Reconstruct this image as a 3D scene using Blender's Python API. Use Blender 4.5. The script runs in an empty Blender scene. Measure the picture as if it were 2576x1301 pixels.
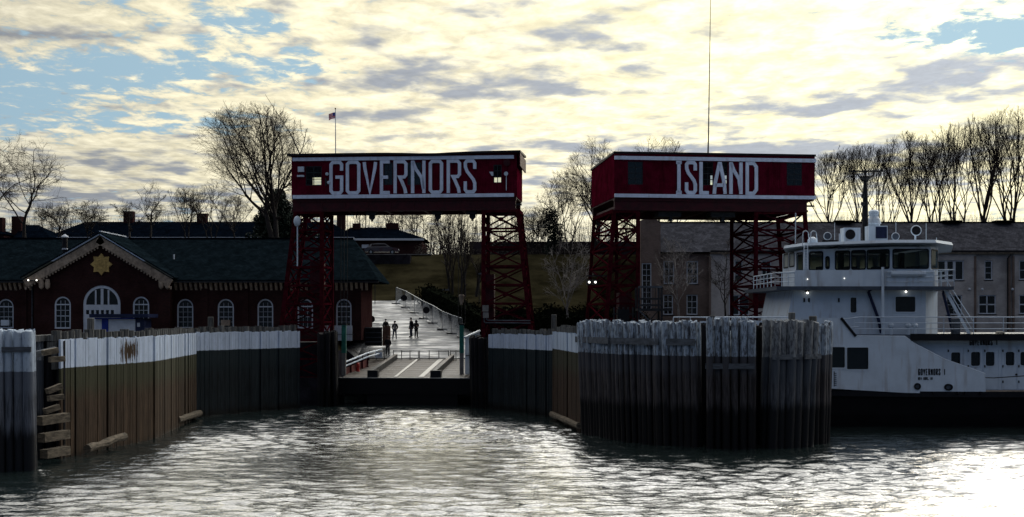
import bpy, math, random
import numpy as np
from mathutils import Vector, Matrix
from mathutils.geometry import tessellate_polygon
random.seed(7)
S = bpy.context.scene
COL = S.collection
R = math.radians
# ------------------------------------------------------------------ camera
F, CAMH, HY, CX = 3300.0, 7.0, 800.0, 1287.5     # focal length, eye height, horizon row, centre column
cd = bpy.data.cameras.new('camera'); cam = bpy.data.objects.new('camera', cd); COL.objects.link(cam)
cam.location = (0, 0, CAMH); cam.rotation_euler = (R(90), 0, 0)
cd.sensor_width = 36; cd.lens = 36*F/2575; cd.shift_y = (HY-650.5)/2575
cd.clip_start = .5; cd.clip_end = 6000
S.camera = cam
S.view_settings.view_transform = 'Standard'; S.view_settings.look = 'None'
S.view_settings.exposure = 0; S.view_settings.gamma = 1; S.view_settings.use_curve_mapping = False
S.render.engine = 'CYCLES'
try:
    S.cycles.max_bounces = 6; S.cycles.transparent_max_bounces = 12; S.cycles.use_denoising = True
except Exception: pass
# ------------------------------------------------------------------ node helpers
def N(nt, t, **kw):
    n = nt.nodes.new(t)
    for k, v in kw.items():
        if k.startswith('_'): n.inputs[int(k[1:])].default_value = v
        else: setattr(n, k, v)
    return n
def L(nt, a, b): nt.links.new(a, b)
def mth(nt, op, a, b=None, c=None, clamp=False):
    n = nt.nodes.new('ShaderNodeMath'); n.operation = op; n.use_clamp = clamp
    for i, v in enumerate((a, b, c)):
        if v is None: continue
        if isinstance(v, (int, float)): n.inputs[i].default_value = v
        else: nt.links.new(v, n.inputs[i])
    return n.outputs[0]
def mixc(nt, f, a, b, mode='MIX'):
    n = nt.nodes.new('ShaderNodeMix'); n.data_type = 'RGBA'; n.blend_type = mode
    for k, v in ((0, f), (6, a), (7, b)):
        if isinstance(v, (int, float)): n.inputs[k].default_value = v
        elif isinstance(v, (tuple, list)): n.inputs[k].default_value = (v[0], v[1], v[2], 1)
        else: nt.links.new(v, n.inputs[k])
    return n.outputs[2]
def ss(nt, v, lo, hi):
    n = nt.nodes.new('ShaderNodeMapRange'); n.interpolation_type = 'SMOOTHSTEP'
    nt.links.new(v, n.inputs[0]); n.inputs[1].default_value = lo; n.inputs[2].default_value = hi
    return n.outputs[0]
# ------------------------------------------------------------------ world: hazy winter afternoon, sun behind broken cloud
SUN_AZ, SUN_EL = R(19.5), R(16.5)
W = bpy.data.worlds.new('World'); S.world = W; W.use_nodes = True
nt = W.node_tree; nt.nodes.clear()
out = N(nt, 'ShaderNodeOutputWorld'); bg = N(nt, 'ShaderNodeBackground'); L(nt, bg.outputs[0], out.inputs[0])
sky = N(nt, 'ShaderNodeTexSky', sky_type='NISHITA'); sky.sun_disc = False
sky.sun_elevation = SUN_EL; sky.sun_rotation = SUN_AZ; sky.air_density = 1.2; sky.dust_density = 1.5; sky.ozone_density = 1.5
bg.inputs[1].default_value = .1
tc = N(nt, 'ShaderNodeTexCoord'); sp = N(nt, 'ShaderNodeSeparateXYZ'); L(nt, tc.outputs['Generated'], sp.inputs[0])
dx, dy, dz = sp.outputs
zc = mth(nt, 'MAXIMUM', dz, 0.0)
den = mth(nt, 'ADD', zc, .055)
cb = N(nt, 'ShaderNodeCombineXYZ')
L(nt, mth(nt, 'DIVIDE', dx, den), cb.inputs[0]); L(nt, mth(nt, 'DIVIDE', dy, den), cb.inputs[1])
def cloudnoise(scale, detail, rough, off, stretch=1.0, dist=0.0):
    mp = N(nt, 'ShaderNodeMapping'); L(nt, cb.outputs[0], mp.inputs[0])
    mp.inputs['Location'].default_value = off; mp.inputs['Scale'].default_value = (1, stretch, 1); mp.inputs['Rotation'].default_value = (0, 0, R(8))
    n = N(nt, 'ShaderNodeTexNoise'); L(nt, mp.outputs[0], n.inputs['Vector'])
    n.inputs['Scale'].default_value = scale; n.inputs['Detail'].default_value = detail
    n.inputs['Roughness'].default_value = rough; n.inputs['Distortion'].default_value = dist
    return n.outputs[0]
n_big = cloudnoise(1.5, 4, .5, (3.1, 1.7, 0), .7)
n_puf = cloudnoise(8.5, 9, .62, (7.3, 2.2, 4), .75, .3)
n_str = cloudnoise(5.0, 5, .52, (1.3, 9.4, 8), .85, .2)
n_fin = cloudnoise(19.0, 6, .62, (5.5, 3.4, 2), .8, .4)
# broad weather: where the sheet is torn (blue) and where it is thick (grey)
yy = mth(nt, 'MAXIMUM', dy, .02)
u_ = mth(nt, 'DIVIDE', dx, yy); v_ = mth(nt, 'DIVIDE', dz, yy)
front = ss(nt, dy, .2, .5)
def blob(px, py, wx, wy, tilt=0.0):
    cu, cv = (px-CX)/F, (HY-py)/F
    a = mth(nt, 'SUBTRACT', u_, cu); b = mth(nt, 'SUBTRACT', v_, cv)
    if tilt: b = mth(nt, 'SUBTRACT', b, mth(nt, 'MULTIPLY', a, tilt))
    a = mth(nt, 'MULTIPLY', a, F/wx); b = mth(nt, 'MULTIPLY', b, F/wy)
    q = mth(nt, 'ADD', mth(nt, 'MULTIPLY', a, a), mth(nt, 'MULTIPLY', b, b))
    return mth(nt, 'MULTIPLY', mth(nt, 'EXPONENT', mth(nt, 'MULTIPLY', q, -1.0)), front)
def total(items):
    s = None
    for w_, it in items:
        t = mth(nt, 'MULTIPLY', it, w_); s = t if s is None else mth(nt, 'ADD', s, t)
    return s
gaps = total([(.30, blob(300, 180, 300, 60, .02)), (.22, blob(40, 250, 160, 60)), (.24, blob(600, 60, 190, 40)), (.16, blob(450, 310, 330, 35)),
              (.20, blob(740, 170, 150, 45)), (.36, blob(2520, 85, 170, 55)), (.2, blob(2280, 100, 120, 20)), (.10, blob(60, 330, 150, 50)),
              (-.3, blob(1400, 200, 480, 330)), (-.2, blob(2100, 330, 600, 160)), (-.18, blob(300, 420, 500, 60))])
thick = total([(.26, blob(1180, 215, 330, 42, -.02)), (.16, blob(1010, 185, 180, 25)), (.16, blob(1000, 300, 260, 24)), (.20, blob(2250, 225, 420, 55, .12)),
               (.26, blob(2480, 170, 220, 40, .05)), (.16, blob(1950, 275, 330, 20, .06)), (.13, blob(1550, 85, 300, 40)), (.20, blob(320, 410, 230, 30)), (.30, blob(1900, 375, 600, 32)),
               (.18, blob(60, 80, 200, 28, -.1)), (.12, blob(1450, 128, 180, 16)), (.26, blob(260, 500, 500, 40)), (.2, blob(2000, 440, 700, 50)),
               (-.22, blob(2250, 60, 420, 90)), (-.12, blob(1500, 290, 240, 40)), (-.1, blob(700, 380, 200, 40))])
cov = mth(nt, 'ADD', mth(nt, 'MULTIPLY', n_puf, 1.05), mth(nt, 'MULTIPLY', n_big, .07))
cov = mth(nt, 'SUBTRACT', cov, gaps)
cov = mth(nt, 'ADD', cov, mth(nt, 'MULTIPLY', mth(nt, 'SUBTRACT', n_fin, .5), .22))
cover = ss(nt, cov, .33, .52)
thk = mth(nt, 'ADD', mth(nt, 'MULTIPLY', n_str, .82), mth(nt, 'MULTIPLY', n_fin, .12))
thk = mth(nt, 'ADD', thk, mth(nt, 'MULTIPLY', thick, .62))
grey = mth(nt, 'MULTIPLY', ss(nt, thk, .47, .68), .95)
# closeness to the sun
sv = (math.sin(SUN_AZ)*math.cos(SUN_EL), math.cos(SUN_AZ)*math.cos(SUN_EL), math.sin(SUN_EL))
dt = N(nt, 'ShaderNodeVectorMath', operation='DOT_PRODUCT'); L(nt, tc.outputs['Generated'], dt.inputs[0]); dt.inputs[1].default_value = sv
cs = mth(nt, 'MAXIMUM', dt.outputs['Value'], 0.0)
g_wide = mth(nt, 'POWER', cs, 2.2); g_mid = mth(nt, 'POWER', cs, 14.0); g_tight = mth(nt, 'POWER', cs, 220.0)
bright = mth(nt, 'ADD', mth(nt, 'ADD', .17, mth(nt, 'MULTIPLY', g_wide, .80)), mth(nt, 'ADD', mth(nt, 'MULTIPLY', g_mid, .22), mth(nt, 'MULTIPLY', g_tight, .3)))
warm = mixc(nt, ss(nt, dt.outputs['Value'], .25, .88), (.42, .56, 1.0), (1.0, .92, .66))
warm = mixc(nt, ss(nt, dt.outputs['Value'], .93, .985), warm, (1.0, .92, .60))
warm = mixc(nt, ss(nt, dz, .22, .45), warm, (1.0, .98, .92))
def scalec(col, f):
    n = N(nt, 'ShaderNodeVectorMath', operation='SCALE')
    L(nt, col, n.inputs[0])
    if isinstance(f, (int, float)): n.inputs['Scale'].default_value = f
    else: L(nt, f, n.inputs['Scale'])
    return n.outputs[0]
c_thin = scalec(scalec(warm, mth(nt, 'MULTIPLY', bright, 18.5)), mth(nt, 'ADD', .74, mth(nt, 'MULTIPLY', ss(nt, n_puf, .3, .75), .48)))
c_grey = scalec(mixc(nt, 0.0, (.52, .57, .66), (1, 1, 1)), mth(nt, 'MULTIPLY', bright, 11.0))
edge = mth(nt, 'ADD', .80, mth(nt, 'MULTIPLY', n_fin, .45))
cloud = scalec(scalec(mixc(nt, grey, c_thin, c_grey), edge), mth(nt, 'ADD', .70, mth(nt, 'MULTIPLY', ss(nt, dz, .22, .45), 2.2)))
skyc = mixc(nt, 1.0, sky.outputs[0], (.16, .285, .52), 'MULTIPLY')
skyf = scalec(mixc(nt, 0.0, (.42, .60, .70), (0, 0, 0)), 10.5)
clear = mixc(nt, mth(nt, 'MULTIPLY', mth(nt, 'POWER', g_wide, .4), .92), skyc, skyf)
clear = mixc(nt, ss(nt, dy, -.2, .55), skyc, clear)
coverf = mth(nt, 'MULTIPLY', cover, mth(nt, 'ADD', .35, mth(nt, 'MULTIPLY', ss(nt, dy, -.5, .3), .65)))
fin = mixc(nt, coverf, clear, cloud)
hz = mth(nt, 'MULTIPLY', mth(nt, 'SUBTRACT', 1.0, ss(nt, dz, .0, .10)), .35)
hzc = scalec(mixc(nt, 0.0, (.62, .78, 1.0), (0, 0, 0)), mth(nt, 'MULTIPLY', bright, 8.0))
fin = mixc(nt, hz, fin, hzc)
L(nt, fin, bg.inputs[0])
sd = bpy.data.lights.new('sun', 'SUN'); sd.energy = .5; sd.angle = R(10); sd.color = (1, .9, .72)
sun = bpy.data.objects.new('sun', sd); COL.objects.link(sun)
sun.rotation_euler = Vector(sv).to_track_quat('Z', 'Y').to_euler(); sun.location = (40, 120, 80)
# ------------------------------------------------------------------ pixel <-> place
def wx(px, Y): return (px-CX)/F*Y
def wz(py, Y): return CAMH+(HY-py)/F*Y
def P(px, py, Y): return Vector((wx(px, Y), Y, wz(py, Y)))
class Face:
    """upright plane through (X,Y) with a yaw; u runs along it, v is height, b goes back into it"""
    def __init__(s, x, y, yaw=0.0):
        s.o = Vector((x, y, 0)); s.U = Vector((math.cos(yaw), math.sin(yaw), 0)); s.B = Vector((-math.sin(yaw), math.cos(yaw), 0))
    def pt(s, u, v, b=0.0): return s.o+s.U*u+s.B*b+Vector((0, 0, v))
    def uv(s, px, py, b=0.0):
        k = (px-CX)/F; o = s.o+s.B*b
        u = (k*o.y-o.x)/(s.U.x-k*s.U.y)
        return u, wz(py, o.y+u*s.U.y)
    def u(s, px, b=0.0): return s.uv(px, 0, b)[0]
# ------------------------------------------------------------------ mesh builder
ORG = {}
class MB:
    def __init__(s): s.v = []; s.f = []
    def add(s, vs, fs):
        k = len(s.v); s.v += [tuple(p) for p in vs]; s.f += [tuple(i+k for i in f) for f in fs]; return s
    def hexa(s, p):
        return s.add(p, [(0, 3, 2, 1), (4, 5, 6, 7), (0, 1, 5, 4), (1, 2, 6, 5), (2, 3, 7, 6), (3, 0, 4, 7)])
    def box(s, a, b):
        (x0, y0, z0), (x1, y1, z1) = a, b
        return s.hexa([(x0, y0, z0), (x1, y0, z0), (x1, y1, z0), (x0, y1, z0), (x0, y0, z1), (x1, y0, z1), (x1, y1, z1), (x0, y1, z1)])
    def fbox(s, f, u0, u1, v0, v1, b0, b1):
        return s.hexa([f.pt(u0, v0, b0), f.pt(u1, v0, b0), f.pt(u1, v0, b1), f.pt(u0, v0, b1), f.pt(u0, v1, b0), f.pt(u1, v1, b0), f.pt(u1, v1, b1), f.pt(u0, v1, b1)])
    def beam(s, a, b, w, h, up=Vector((0, 0, 1))):
        a, b = Vector(a), Vector(b); d = (b-a).normalized()
        if abs(d.dot(up)) > .98: up = Vector((0, 1, 0))
        x = d.cross(up).normalized()*w/2; y = x.cross(d).normalized()*h/2
        return s.hexa([a-x-y, a+x-y, a+x+y, a-x+y, b-x-y, b+x-y, b+x+y, b-x+y])
    def tube(s, pts, rad, n=8, cap=True):
        pts = [Vector(p) for p in pts]
        if isinstance(rad, (int, float)): rad = [rad]*len(pts)
        k = len(s.v); m = len(pts); ref = Vector((.31, .87, .13))
        for i, p in enumerate(pts):
            d = (pts[min(i+1, m-1)]-pts[max(i-1, 0)]).normalized()
            x = d.cross(ref)
            if x.length < .15: x = d.cross(Vector((1, 0, 0)))
            x.normalize(); y = d.cross(x)
            for j in range(n):
                t = 2*math.pi*j/n
                q = p+(x*math.cos(t)+y*math.sin(t))*rad[i]; s.v.append((q.x, q.y, q.z))
        for i in range(m-1):
            for j in range(n):
                a = k+i*n+j; b = k+i*n+(j+1) % n
                s.f.append((a, b, b+n, a+n))
        if cap:
            s.f.append(tuple(k+j for j in range(n))[::-1]); s.f.append(tuple(k+(m-1)*n+j for j in range(n)))
        return s
    def lathe(s, c, prof, n=12, axis=Vector((0, 0, 1))):
        pts = [Vector(c)+axis*h for r, h in prof]
        return s.tube(pts, [max(r, .001) for r, h in prof], n)
    def ball(s, c, r, n=10, m=6, sc=(1, 1, 1)):
        c = Vector(c); k = len(s.v)
        for i in range(m+1):
            a = math.pi*i/m
            for j in range(n):
                t = 2*math.pi*j/n
                s.v.append((c.x+r*sc[0]*math.sin(a)*math.cos(t), c.y+r*sc[1]*math.sin(a)*math.sin(t), c.z+r*sc[2]*math.cos(a)))
        for i in range(m):
            for j in range(n):
                a = k+i*n+j; b = k+i*n+(j+1) % n
                s.f.append((a, a+n, b+n, b))
        return s
    def plate(s, f, outer, holes=(), b0=0.0, b1=.1):
        """flat sheet with holes in a Face's plane, from depth b0 to b1, edges closed"""
        loops = [list(outer)]+[list(h) for h in holes]
        flat = [p for l in loops for p in l]
        tri = tessellate_polygon([[Vector((u, v, 0)) for u, v in l] for l in loops])
        k = len(s.v); n = len(flat)
        s.v += [tuple(f.pt(u, v, b0)) for u, v in flat]+[tuple(f.pt(u, v, b1)) for u, v in flat]
        for a, b, c in tri:
            s.f.append((k+a, k+b, k+c)); s.f.append((k+n+c, k+n+b, k+n+a))
        q = 0
        for l in loops:
            m = len(l)
            for i in range(m):
                a = k+q+i; b = k+q+(i+1) % m
                s.f.append((a, b, b+n, a+n))
            q += m
        return s
    def stroke(s, f, path, w, b0, b1, closed=False):
        pts = [Vector((p[0], p[1])) for p in path]; m = len(pts); Lf = []; Rt = []
        for i in range(m):
            if closed: a, c = pts[i-1], pts[(i+1) % m]
            else: a, c = pts[max(i-1, 0)], pts[min(i+1, m-1)]
            d1 = (pts[i]-a); d2 = (c-pts[i])
            d1 = d1.normalized() if d1.length > 1e-6 else d2.normalized()
            d2 = d2.normalized() if d2.length > 1e-6 else d1
            n1 = Vector((-d1.y, d1.x)); n2 = Vector((-d2.y, d2.x)); mm = (n1+n2)
            if mm.length < .2: mm = n1
            mm.normalize(); k_ = min(1/max(mm.dot(n1), .45), 2.2)*w/2
            Lf.append(pts[i]+mm*k_); Rt.append(pts[i]-mm*k_)
        for i in range(m if closed else m-1):
            j = (i+1) % m
            q = [Rt[i], Rt[j], Lf[j], Lf[i]]
            s.hexa([f.pt(p.x, p.y, b0) for p in q]+[f.pt(p.x, p.y, b1) for p in q])
        return s
    def build(s, name, mat, parent=None, smooth=False, kind=None):
        me = bpy.data.meshes.new(name)
        off = ORG.get(parent.name, Vector()) if parent else Vector()
        v = np.array(s.v, dtype=np.float64)-np.array(off)
        me.from_pydata(v.tolist(), [], s.f); me.update()
        if mat: me.materials.append(mat)
        if smooth: me.polygons.foreach_set('use_smooth', [True]*len(me.polygons))
        o = bpy.data.objects.new(name, me); COL.objects.link(o)
        if parent: o.parent = parent; ORG[o.name] = off
        else: ORG[o.name] = Vector()
        if kind: o['kind'] = kind
        return o
def tag(o, label, cat, group=None, kind=None):
    o['label'] = label; o['category'] = cat
    if group: o['group'] = group
    if kind: o['kind'] = kind
    return o
def thing(name, loc, label, cat, group=None):
    o = bpy.data.objects.new(name, None); COL.objects.link(o); o.location = loc; o.empty_display_size = .3
    ORG[o.name] = Vector(loc); return tag(o, label, cat, group)
def inst(name, me, parent, loc, rot=(0, 0, 0), sc=(1, 1, 1)):
    o = bpy.data.objects.new(name, me); COL.objects.link(o); o.parent = parent
    o.location = Vector(loc)-ORG[parent.name]; o.rotation_euler = rot; o.scale = sc; return o
# ------------------------------------------------------------------ materials
def mat(name, col, rough=.7, var=.25, sc=2.0, bump=0.0, bsc=None, metal=0.0, spec=.2, stretch=(1, 1, 1), stain=None, stain_amt=.35):
    m = bpy.data.materials.new(name); m.use_nodes = True; t = m.node_tree; b = t.nodes['Principled BSDF']
    g = N(t, 'ShaderNodeNewGeometry'); mp = N(t, 'ShaderNodeMapping'); L(t, g.outputs['Position'], mp.inputs[0]); mp.inputs['Scale'].default_value = stretch
    n1 = N(t, 'ShaderNodeTexNoise'); L(t, mp.outputs[0], n1.inputs['Vector']); n1.inputs['Scale'].default_value = sc; n1.inputs['Detail'].default_value = 6; n1.inputs['Roughness'].default_value = .65
    f = ss(t, n1.outputs[0], .32, .68)
    lo = tuple(c*(1-var) for c in col); hi = tuple(min(1, c*(1+var)) for c in col)
    c = mixc(t, f, lo, hi)
    if stain:
        mp2 = N(t, 'ShaderNodeMapping'); L(t, g.outputs['Position'], mp2.inputs[0]); mp2.inputs['Scale'].default_value = (1.1, 1.1, .16)
        n3 = N(t, 'ShaderNodeTexNoise'); L(t, mp2.outputs[0], n3.inputs['Vector']); n3.inputs['Scale'].default_value = 2.3; n3.inputs['Detail'].default_value = 7
        c = mixc(t, mth(t, 'MULTIPLY', ss(t, n3.outputs[0], .52, .72), stain_amt), c, stain)
    L(t, c, b.inputs['Base Color'])
    L(t, mth(t, 'ADD', rough-.08, mth(t, 'MULTIPLY', f, .16), clamp=True), b.inputs['Roughness'])
    b.inputs['Metallic'].default_value = metal; b.inputs['Specular IOR Level'].default_value = spec if spec > .09 else 0.0
    if bump:
        n2 = N(t, 'ShaderNodeTexNoise'); L(t, mp.outputs[0], n2.inputs['Vector']); n2.inputs['Scale'].default_value = bsc or sc*4; n2.inputs['Detail'].default_value = 5
        bp = N(t, 'ShaderNodeBump'); bp.inputs['Strength'].default_value = bump; bp.inputs['Distance'].default_value = .05
        L(t, n2.outputs[0], bp.inputs['Height']); L(t, bp.outputs[0], b.inputs['Normal'])
    return m
def glow(name, col, st):
    m = bpy.data.materials.new(name); m.use_nodes = True; b = m.node_tree.nodes['Principled BSDF']
    b.inputs['Base Color'].default_value = (*col, 1); b.inputs['Emission Color'].default_value = (*col, 1); b.inputs['Emission Strength'].default_value = st; return m
def glassmat(name, tint, alpha):
    m = bpy.data.materials.new(name); m.use_nodes = True; t = m.node_tree; t.nodes.clear()
    o = N(t, 'ShaderNodeOutputMaterial'); mx = N(t, 'ShaderNodeMixShader'); tr = N(t, 'ShaderNodeBsdfTransparent'); pb = N(t, 'ShaderNodeBsdfPrincipled')
    tr.inputs[0].default_value = (*tint, 1); pb.inputs['Base Color'].default_value = (.012, .015, .018, 1); pb.inputs['Roughness'].default_value = .06
    mx.inputs[0].default_value = alpha; L(t, tr.outputs[0], mx.inputs[1]); L(t, pb.outputs[0], mx.inputs[2]); L(t, mx.outputs[0], o.inputs[0]); return m
def bandwood(name, white_z, base, green, wet_z, white=(.50, .60, .74), wear=.5, gz=1.3, rust=None):
    """weathered timber: whitewashed above white_z, algae below it, tide-black near the water"""
    m = bpy.data.materials.new(name); m.use_nodes = True; t = m.node_tree; b = t.nodes['Principled BSDF']
    g = N(t, 'ShaderNodeNewGeometry'); s_ = N(t, 'ShaderNodeSeparateXYZ'); L(t, g.outputs['Position'], s_.inputs[0]); z = s_.outputs[2]
    def ns(scale, st, det=6):
        mp = N(t, 'ShaderNodeMapping'); L(t, g.outputs['Position'], mp.inputs[0]); mp.inputs['Scale'].default_value = st
        n = N(t, 'ShaderNodeTexNoise'); L(t, mp.outputs[0], n.inputs['Vector']); n.inputs['Scale'].default_value = scale; n.inputs['Detail'].default_value = det; n.inputs['Roughness'].default_value = .7; return n.outputs[0]
    grain = ns(7, (2.2, 2.2, .12)); blot = ns(1.1, (1, 1, .6)); fine = ns(5, (1.6, 1.6, .5), 8); edge = ns(2.2, (1.5, 1.5, .05), 3)
    oi = N(t, 'ShaderNodeObjectInfo')
    wood = mixc(t, ss(t, grain, .3, .7), tuple(c*.3 for c in base), tuple(c*1.6 for c in base))
    wood = mixc(t, mth(t, 'MULTIPLY', oi.outputs['Random'], .55), wood, tuple(c*.35 for c in base))
    coarse = ns(1.9, (1.8, 1.8, .045), 4); streak = ss(t, coarse, .52, .66); wood = mixc(t, mth(t, 'MULTIPLY', streak, .7), wood, tuple(c*.18 for c in base))
    gr = ss(t, mth(t, 'ADD', z, mth(t, 'MULTIPLY', blot, 1.2)), white_z-gz, white_z-.1)
    wood = mixc(t, mth(t, 'MULTIPLY', gr, .75), wood, green)
    wet = ss(t, mth(t, 'ADD', z, mth(t, 'MULTIPLY', edge, 1.5)), wet_z+1.0, wet_z+.35)
    wood = mixc(t, wet, wood, tuple(.10*c+.002 for c in base))
    wash = ss(t, mth(t, 'ADD', z, mth(t, 'MULTIPLY', edge, .12)), white_z+.04, white_z+.08)
    worn = ss(t, mth(t, 'ADD', mth(t, 'MULTIPLY', fine, .65), mth(t, 'MULTIPLY', grain, .35)), .62-.18*wear, .70-.14*wear)
    paint = mixc(t, ss(t, blot, .3, .7), tuple(c*.8 for c in white), white)
    paint = mixc(t, mth(t, 'MULTIPLY', worn, wear), paint, tuple(c*.8 for c in base))
    paint = mixc(t, mth(t, 'MULTIPLY', streak, .30), paint, tuple(c*.45 for c in white)); paint = mixc(t, mth(t, 'MULTIPLY', oi.outputs['Random'], .35), paint, tuple(c*.5 for c in white))
    c = mixc(t, wash, wood, paint)
    if rust:      # one rust burst on the whitewash, running down
        ry = mth(t, 'MULTIPLY', mth(t, 'SUBTRACT', s_.outputs[1], rust[1]), .75); rz2 = mth(t, 'MULTIPLY', mth(t, 'SUBTRACT', z, rust[2]), 1.15)
        rr = mth(t, 'SQRT', mth(t, 'ADD', mth(t, 'MULTIPLY', ry, ry), mth(t, 'MULTIPLY', rz2, rz2)))
        rr = mth(t, 'ADD', rr, mth(t, 'MULTIPLY', mth(t, 'SUBTRACT', fine, .5), 1.6)); rr = mth(t, 'ADD', rr, mth(t, 'MULTIPLY', mth(t, 'SUBTRACT', coarse, .5), 2.6)); c = mixc(t, ss(t, rr, .75, .55), c, (.05, .032, .018))
    L(t, c, b.inputs['Base Color']); b.inputs['Specular IOR Level'].default_value = .12
    L(t, mth(t, 'SUBTRACT', .82, mth(t, 'MULTIPLY', wet, .35)), b.inputs['Roughness'])
    bp = N(t, 'ShaderNodeBump'); bp.inputs['Strength'].default_value = .7; bp.inputs['Distance'].default_value = .03
    L(t, grain, bp.inputs['Height']); L(t, bp.outputs[0], b.inputs['Normal']); return m
def brickmat(name, a, b_, mortar, sc=1.0):
    m = bpy.data.materials.new(name); m.use_nodes = True; t = m.node_tree; b = t.nodes['Principled BSDF']
    g = N(t, 'ShaderNodeNewGeometry'); s_ = N(t, 'ShaderNodeSeparateXYZ'); L(t, g.outputs['Position'], s_.inputs[0])
    c_ = N(t, 'ShaderNodeCombineXYZ'); L(t, mth(t, 'ADD', s_.outputs[0], s_.outputs[1]), c_.inputs[0]); L(t, s_.outputs[2], c_.inputs[1])
    br = N(t, 'ShaderNodeTexBrick'); L(t, c_.outputs[0], br.inputs['Vector'])
    br.inputs['Color1'].default_value = (*a, 1); br.inputs['Color2'].default_value = (*b_, 1); br.inputs['Mortar'].default_value = (*mortar, 1)
    br.inputs['Scale'].default_value = 1/sc; br.inputs['Brick Width'].default_value = .22; br.inputs['Row Height'].default_value = .075; br.inputs['Mortar Size'].default_value = .008
    n1 = N(t, 'ShaderNodeTexNoise'); L(t, g.outputs['Position'], n1.inputs['Vector']); n1.inputs['Scale'].default_value = .7; n1.inputs['Detail'].default_value = 7
    L(t, mixc(t, mth(t, 'MULTIPLY', ss(t, n1.outputs[0], .4, .7), .5), br.outputs[0], tuple(c*.35 for c in a)), b.inputs['Base Color'])
    b.inputs['Roughness'].default_value = .85; b.inputs['Specular IOR Level'].default_value = 0.0
    bp = N(t, 'ShaderNodeBump'); bp.inputs['Strength'].default_value = .5; bp.inputs['Distance'].default_value = .01; bp.invert = True
    L(t, br.outputs['Fac'], bp.inputs['Height']); L(t, bp.outputs[0], b.inputs['Normal']); return m
def sidingmat(name, col, pitch=.2):
    m = mat(name, col, .7, .3, 1.2, spec=.08, stain=(col[0]*.35, col[1]*.5, col[2]*.5), stain_amt=.6); t = m.node_tree; b = t.nodes['Principled BSDF']
    g = N(t, 'ShaderNodeNewGeometry'); s_ = N(t, 'ShaderNodeSeparateXYZ'); L(t, g.outputs['Position'], s_.inputs[0])
    q = mth(t, 'FRACT', mth(t, 'MULTIPLY', mth(t, 'ADD', s_.outputs[0], s_.outputs[1]), 1/pitch)); q = ss(t, mth(t, 'ABSOLUTE', mth(t, 'SUBTRACT', q, .5)), .36, .48)
    bp = N(t, 'ShaderNodeBump'); bp.inputs['Strength'].default_value = .8; bp.inputs['Distance'].default_value = .03; bp.invert = True
    L(t, q, bp.inputs['Height']); L(t, bp.outputs[0], b.inputs['Normal']); return m
def slatemat(name, col, row=.22):
    m = mat(name, col, .85, .3, 1.0, spec=.03); t = m.node_tree; b = t.nodes['Principled BSDF']
    g = N(t, 'ShaderNodeNewGeometry'); s_ = N(t, 'ShaderNodeSeparateXYZ'); L(t, g.outputs['Position'], s_.inputs[0])
    c_ = N(t, 'ShaderNodeCombineXYZ'); L(t, s_.outputs[0], c_.inputs[0]); L(t, s_.outputs[2], c_.inputs[1])
    br = N(t, 'ShaderNodeTexBrick'); L(t, c_.outputs[0], br.inputs['Vector']); br.inputs['Scale'].default_value = 1
    br.inputs['Brick Width'].default_value = .3; br.inputs['Row Height'].default_value = row*.55; br.inputs['Mortar Size'].default_value = .012
    br.inputs['Color1'].default_value = (.6, .6, .6, 1); br.inputs['Color2'].default_value = (1.25, 1.25, 1.25, 1); br.inputs['Mortar'].default_value = (.4, .4, .4, 1)
    old = b.inputs['Base Color'].links[0].from_socket
    L(t, mixc(t, .8, old, br.outputs[0], 'MULTIPLY'), b.inputs['Base Color'])
    bp = N(t, 'ShaderNodeBump'); bp.inputs['Strength'].default_value = .6; bp.inputs['Distance'].default_value = .02; bp.invert = True
    L(t, br.outputs['Fac'], bp.inputs['Height']); L(t, bp.outputs[0], b.inputs['Normal']); return m
M_red = sidingmat('red_siding', (.082, .004, .015))
M_girder = mat('red_girder', (.04, .005, .009), .6, .4, 2, .3, stain=(.03, .012, .01))
M_steel = mat('maroon_steel', (.044, .004, .009), .8, .45, 3, .2, spec=0, stain=(.05, .02, .012))
M_steelb = mat('rust_steel', (.030, .005, .009), .8, .5, 2.5, .3, spec=0)
M_white = mat('white_paint', (.62, .70, .86), .5, .10, 1.5, .05, stain=(.33, .30, .27), stain_amt=.3)
M_trim = mat('window_trim_paint', (.48, .53, .60), .55, .1, 2)
M_ship = mat('ship_white', (.53, .61, .70), .42, .07, .8, .04, stain=(.26, .22, .20), stain_amt=.42)
M_shipg = mat('ship_grey_deck', (.06, .075, .10), .6, .2, 2)
M_black = mat('black_paint', (.006, .006, .008), .5, .4, 3)
M_dark = mat('dark_metal', (.02, .021, .024), .5, .4, 3)
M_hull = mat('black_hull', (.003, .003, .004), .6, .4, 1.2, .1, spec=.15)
M_glass = glassmat('window_glass', (.6, .64, .64), .72)
M_thru = glassmat('clear_glass', (.9, .94, .92), .12)
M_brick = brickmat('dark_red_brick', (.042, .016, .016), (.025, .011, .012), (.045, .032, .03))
M_brick2 = brickmat('brown_brick', (.20, .15, .13), (.15, .11, .095), (.16, .135, .12))
M_brick3 = brickmat('tan_brick', (.48, .46, .46), (.40, .385, .38), (.38, .36, .35))
M_slate = slatemat('slate_roof', (.0065, .0115, .0155))
M_slate2 = slatemat('far_slate_roof', (.002, .004, .008))
M_roofr = slatemat('brown_slate_roof', (.050, .052, .064), .3)
M_tan = mat('tan_woodwork', (.30, .24, .185), .7, .35, 2.5, .2, stain=(.12, .09, .07), stain_amt=.6)
M_gold = mat('gold_paint', (.42, .29, .10), .5, .25, 4, .1)
M_grass = mat('winter_grass', (.0175, .0155, .0085), .95, .65, .22, .6, 6, spec=.0)
M_earth = mat('ground_earth', (.035, .030, .024), .95, .4, .5, .4, 5, spec=.1)
M_stone = mat('dark_stone', (.020, .019, .024), .9, .4, 1.2, .6, 3, spec=0)
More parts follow.
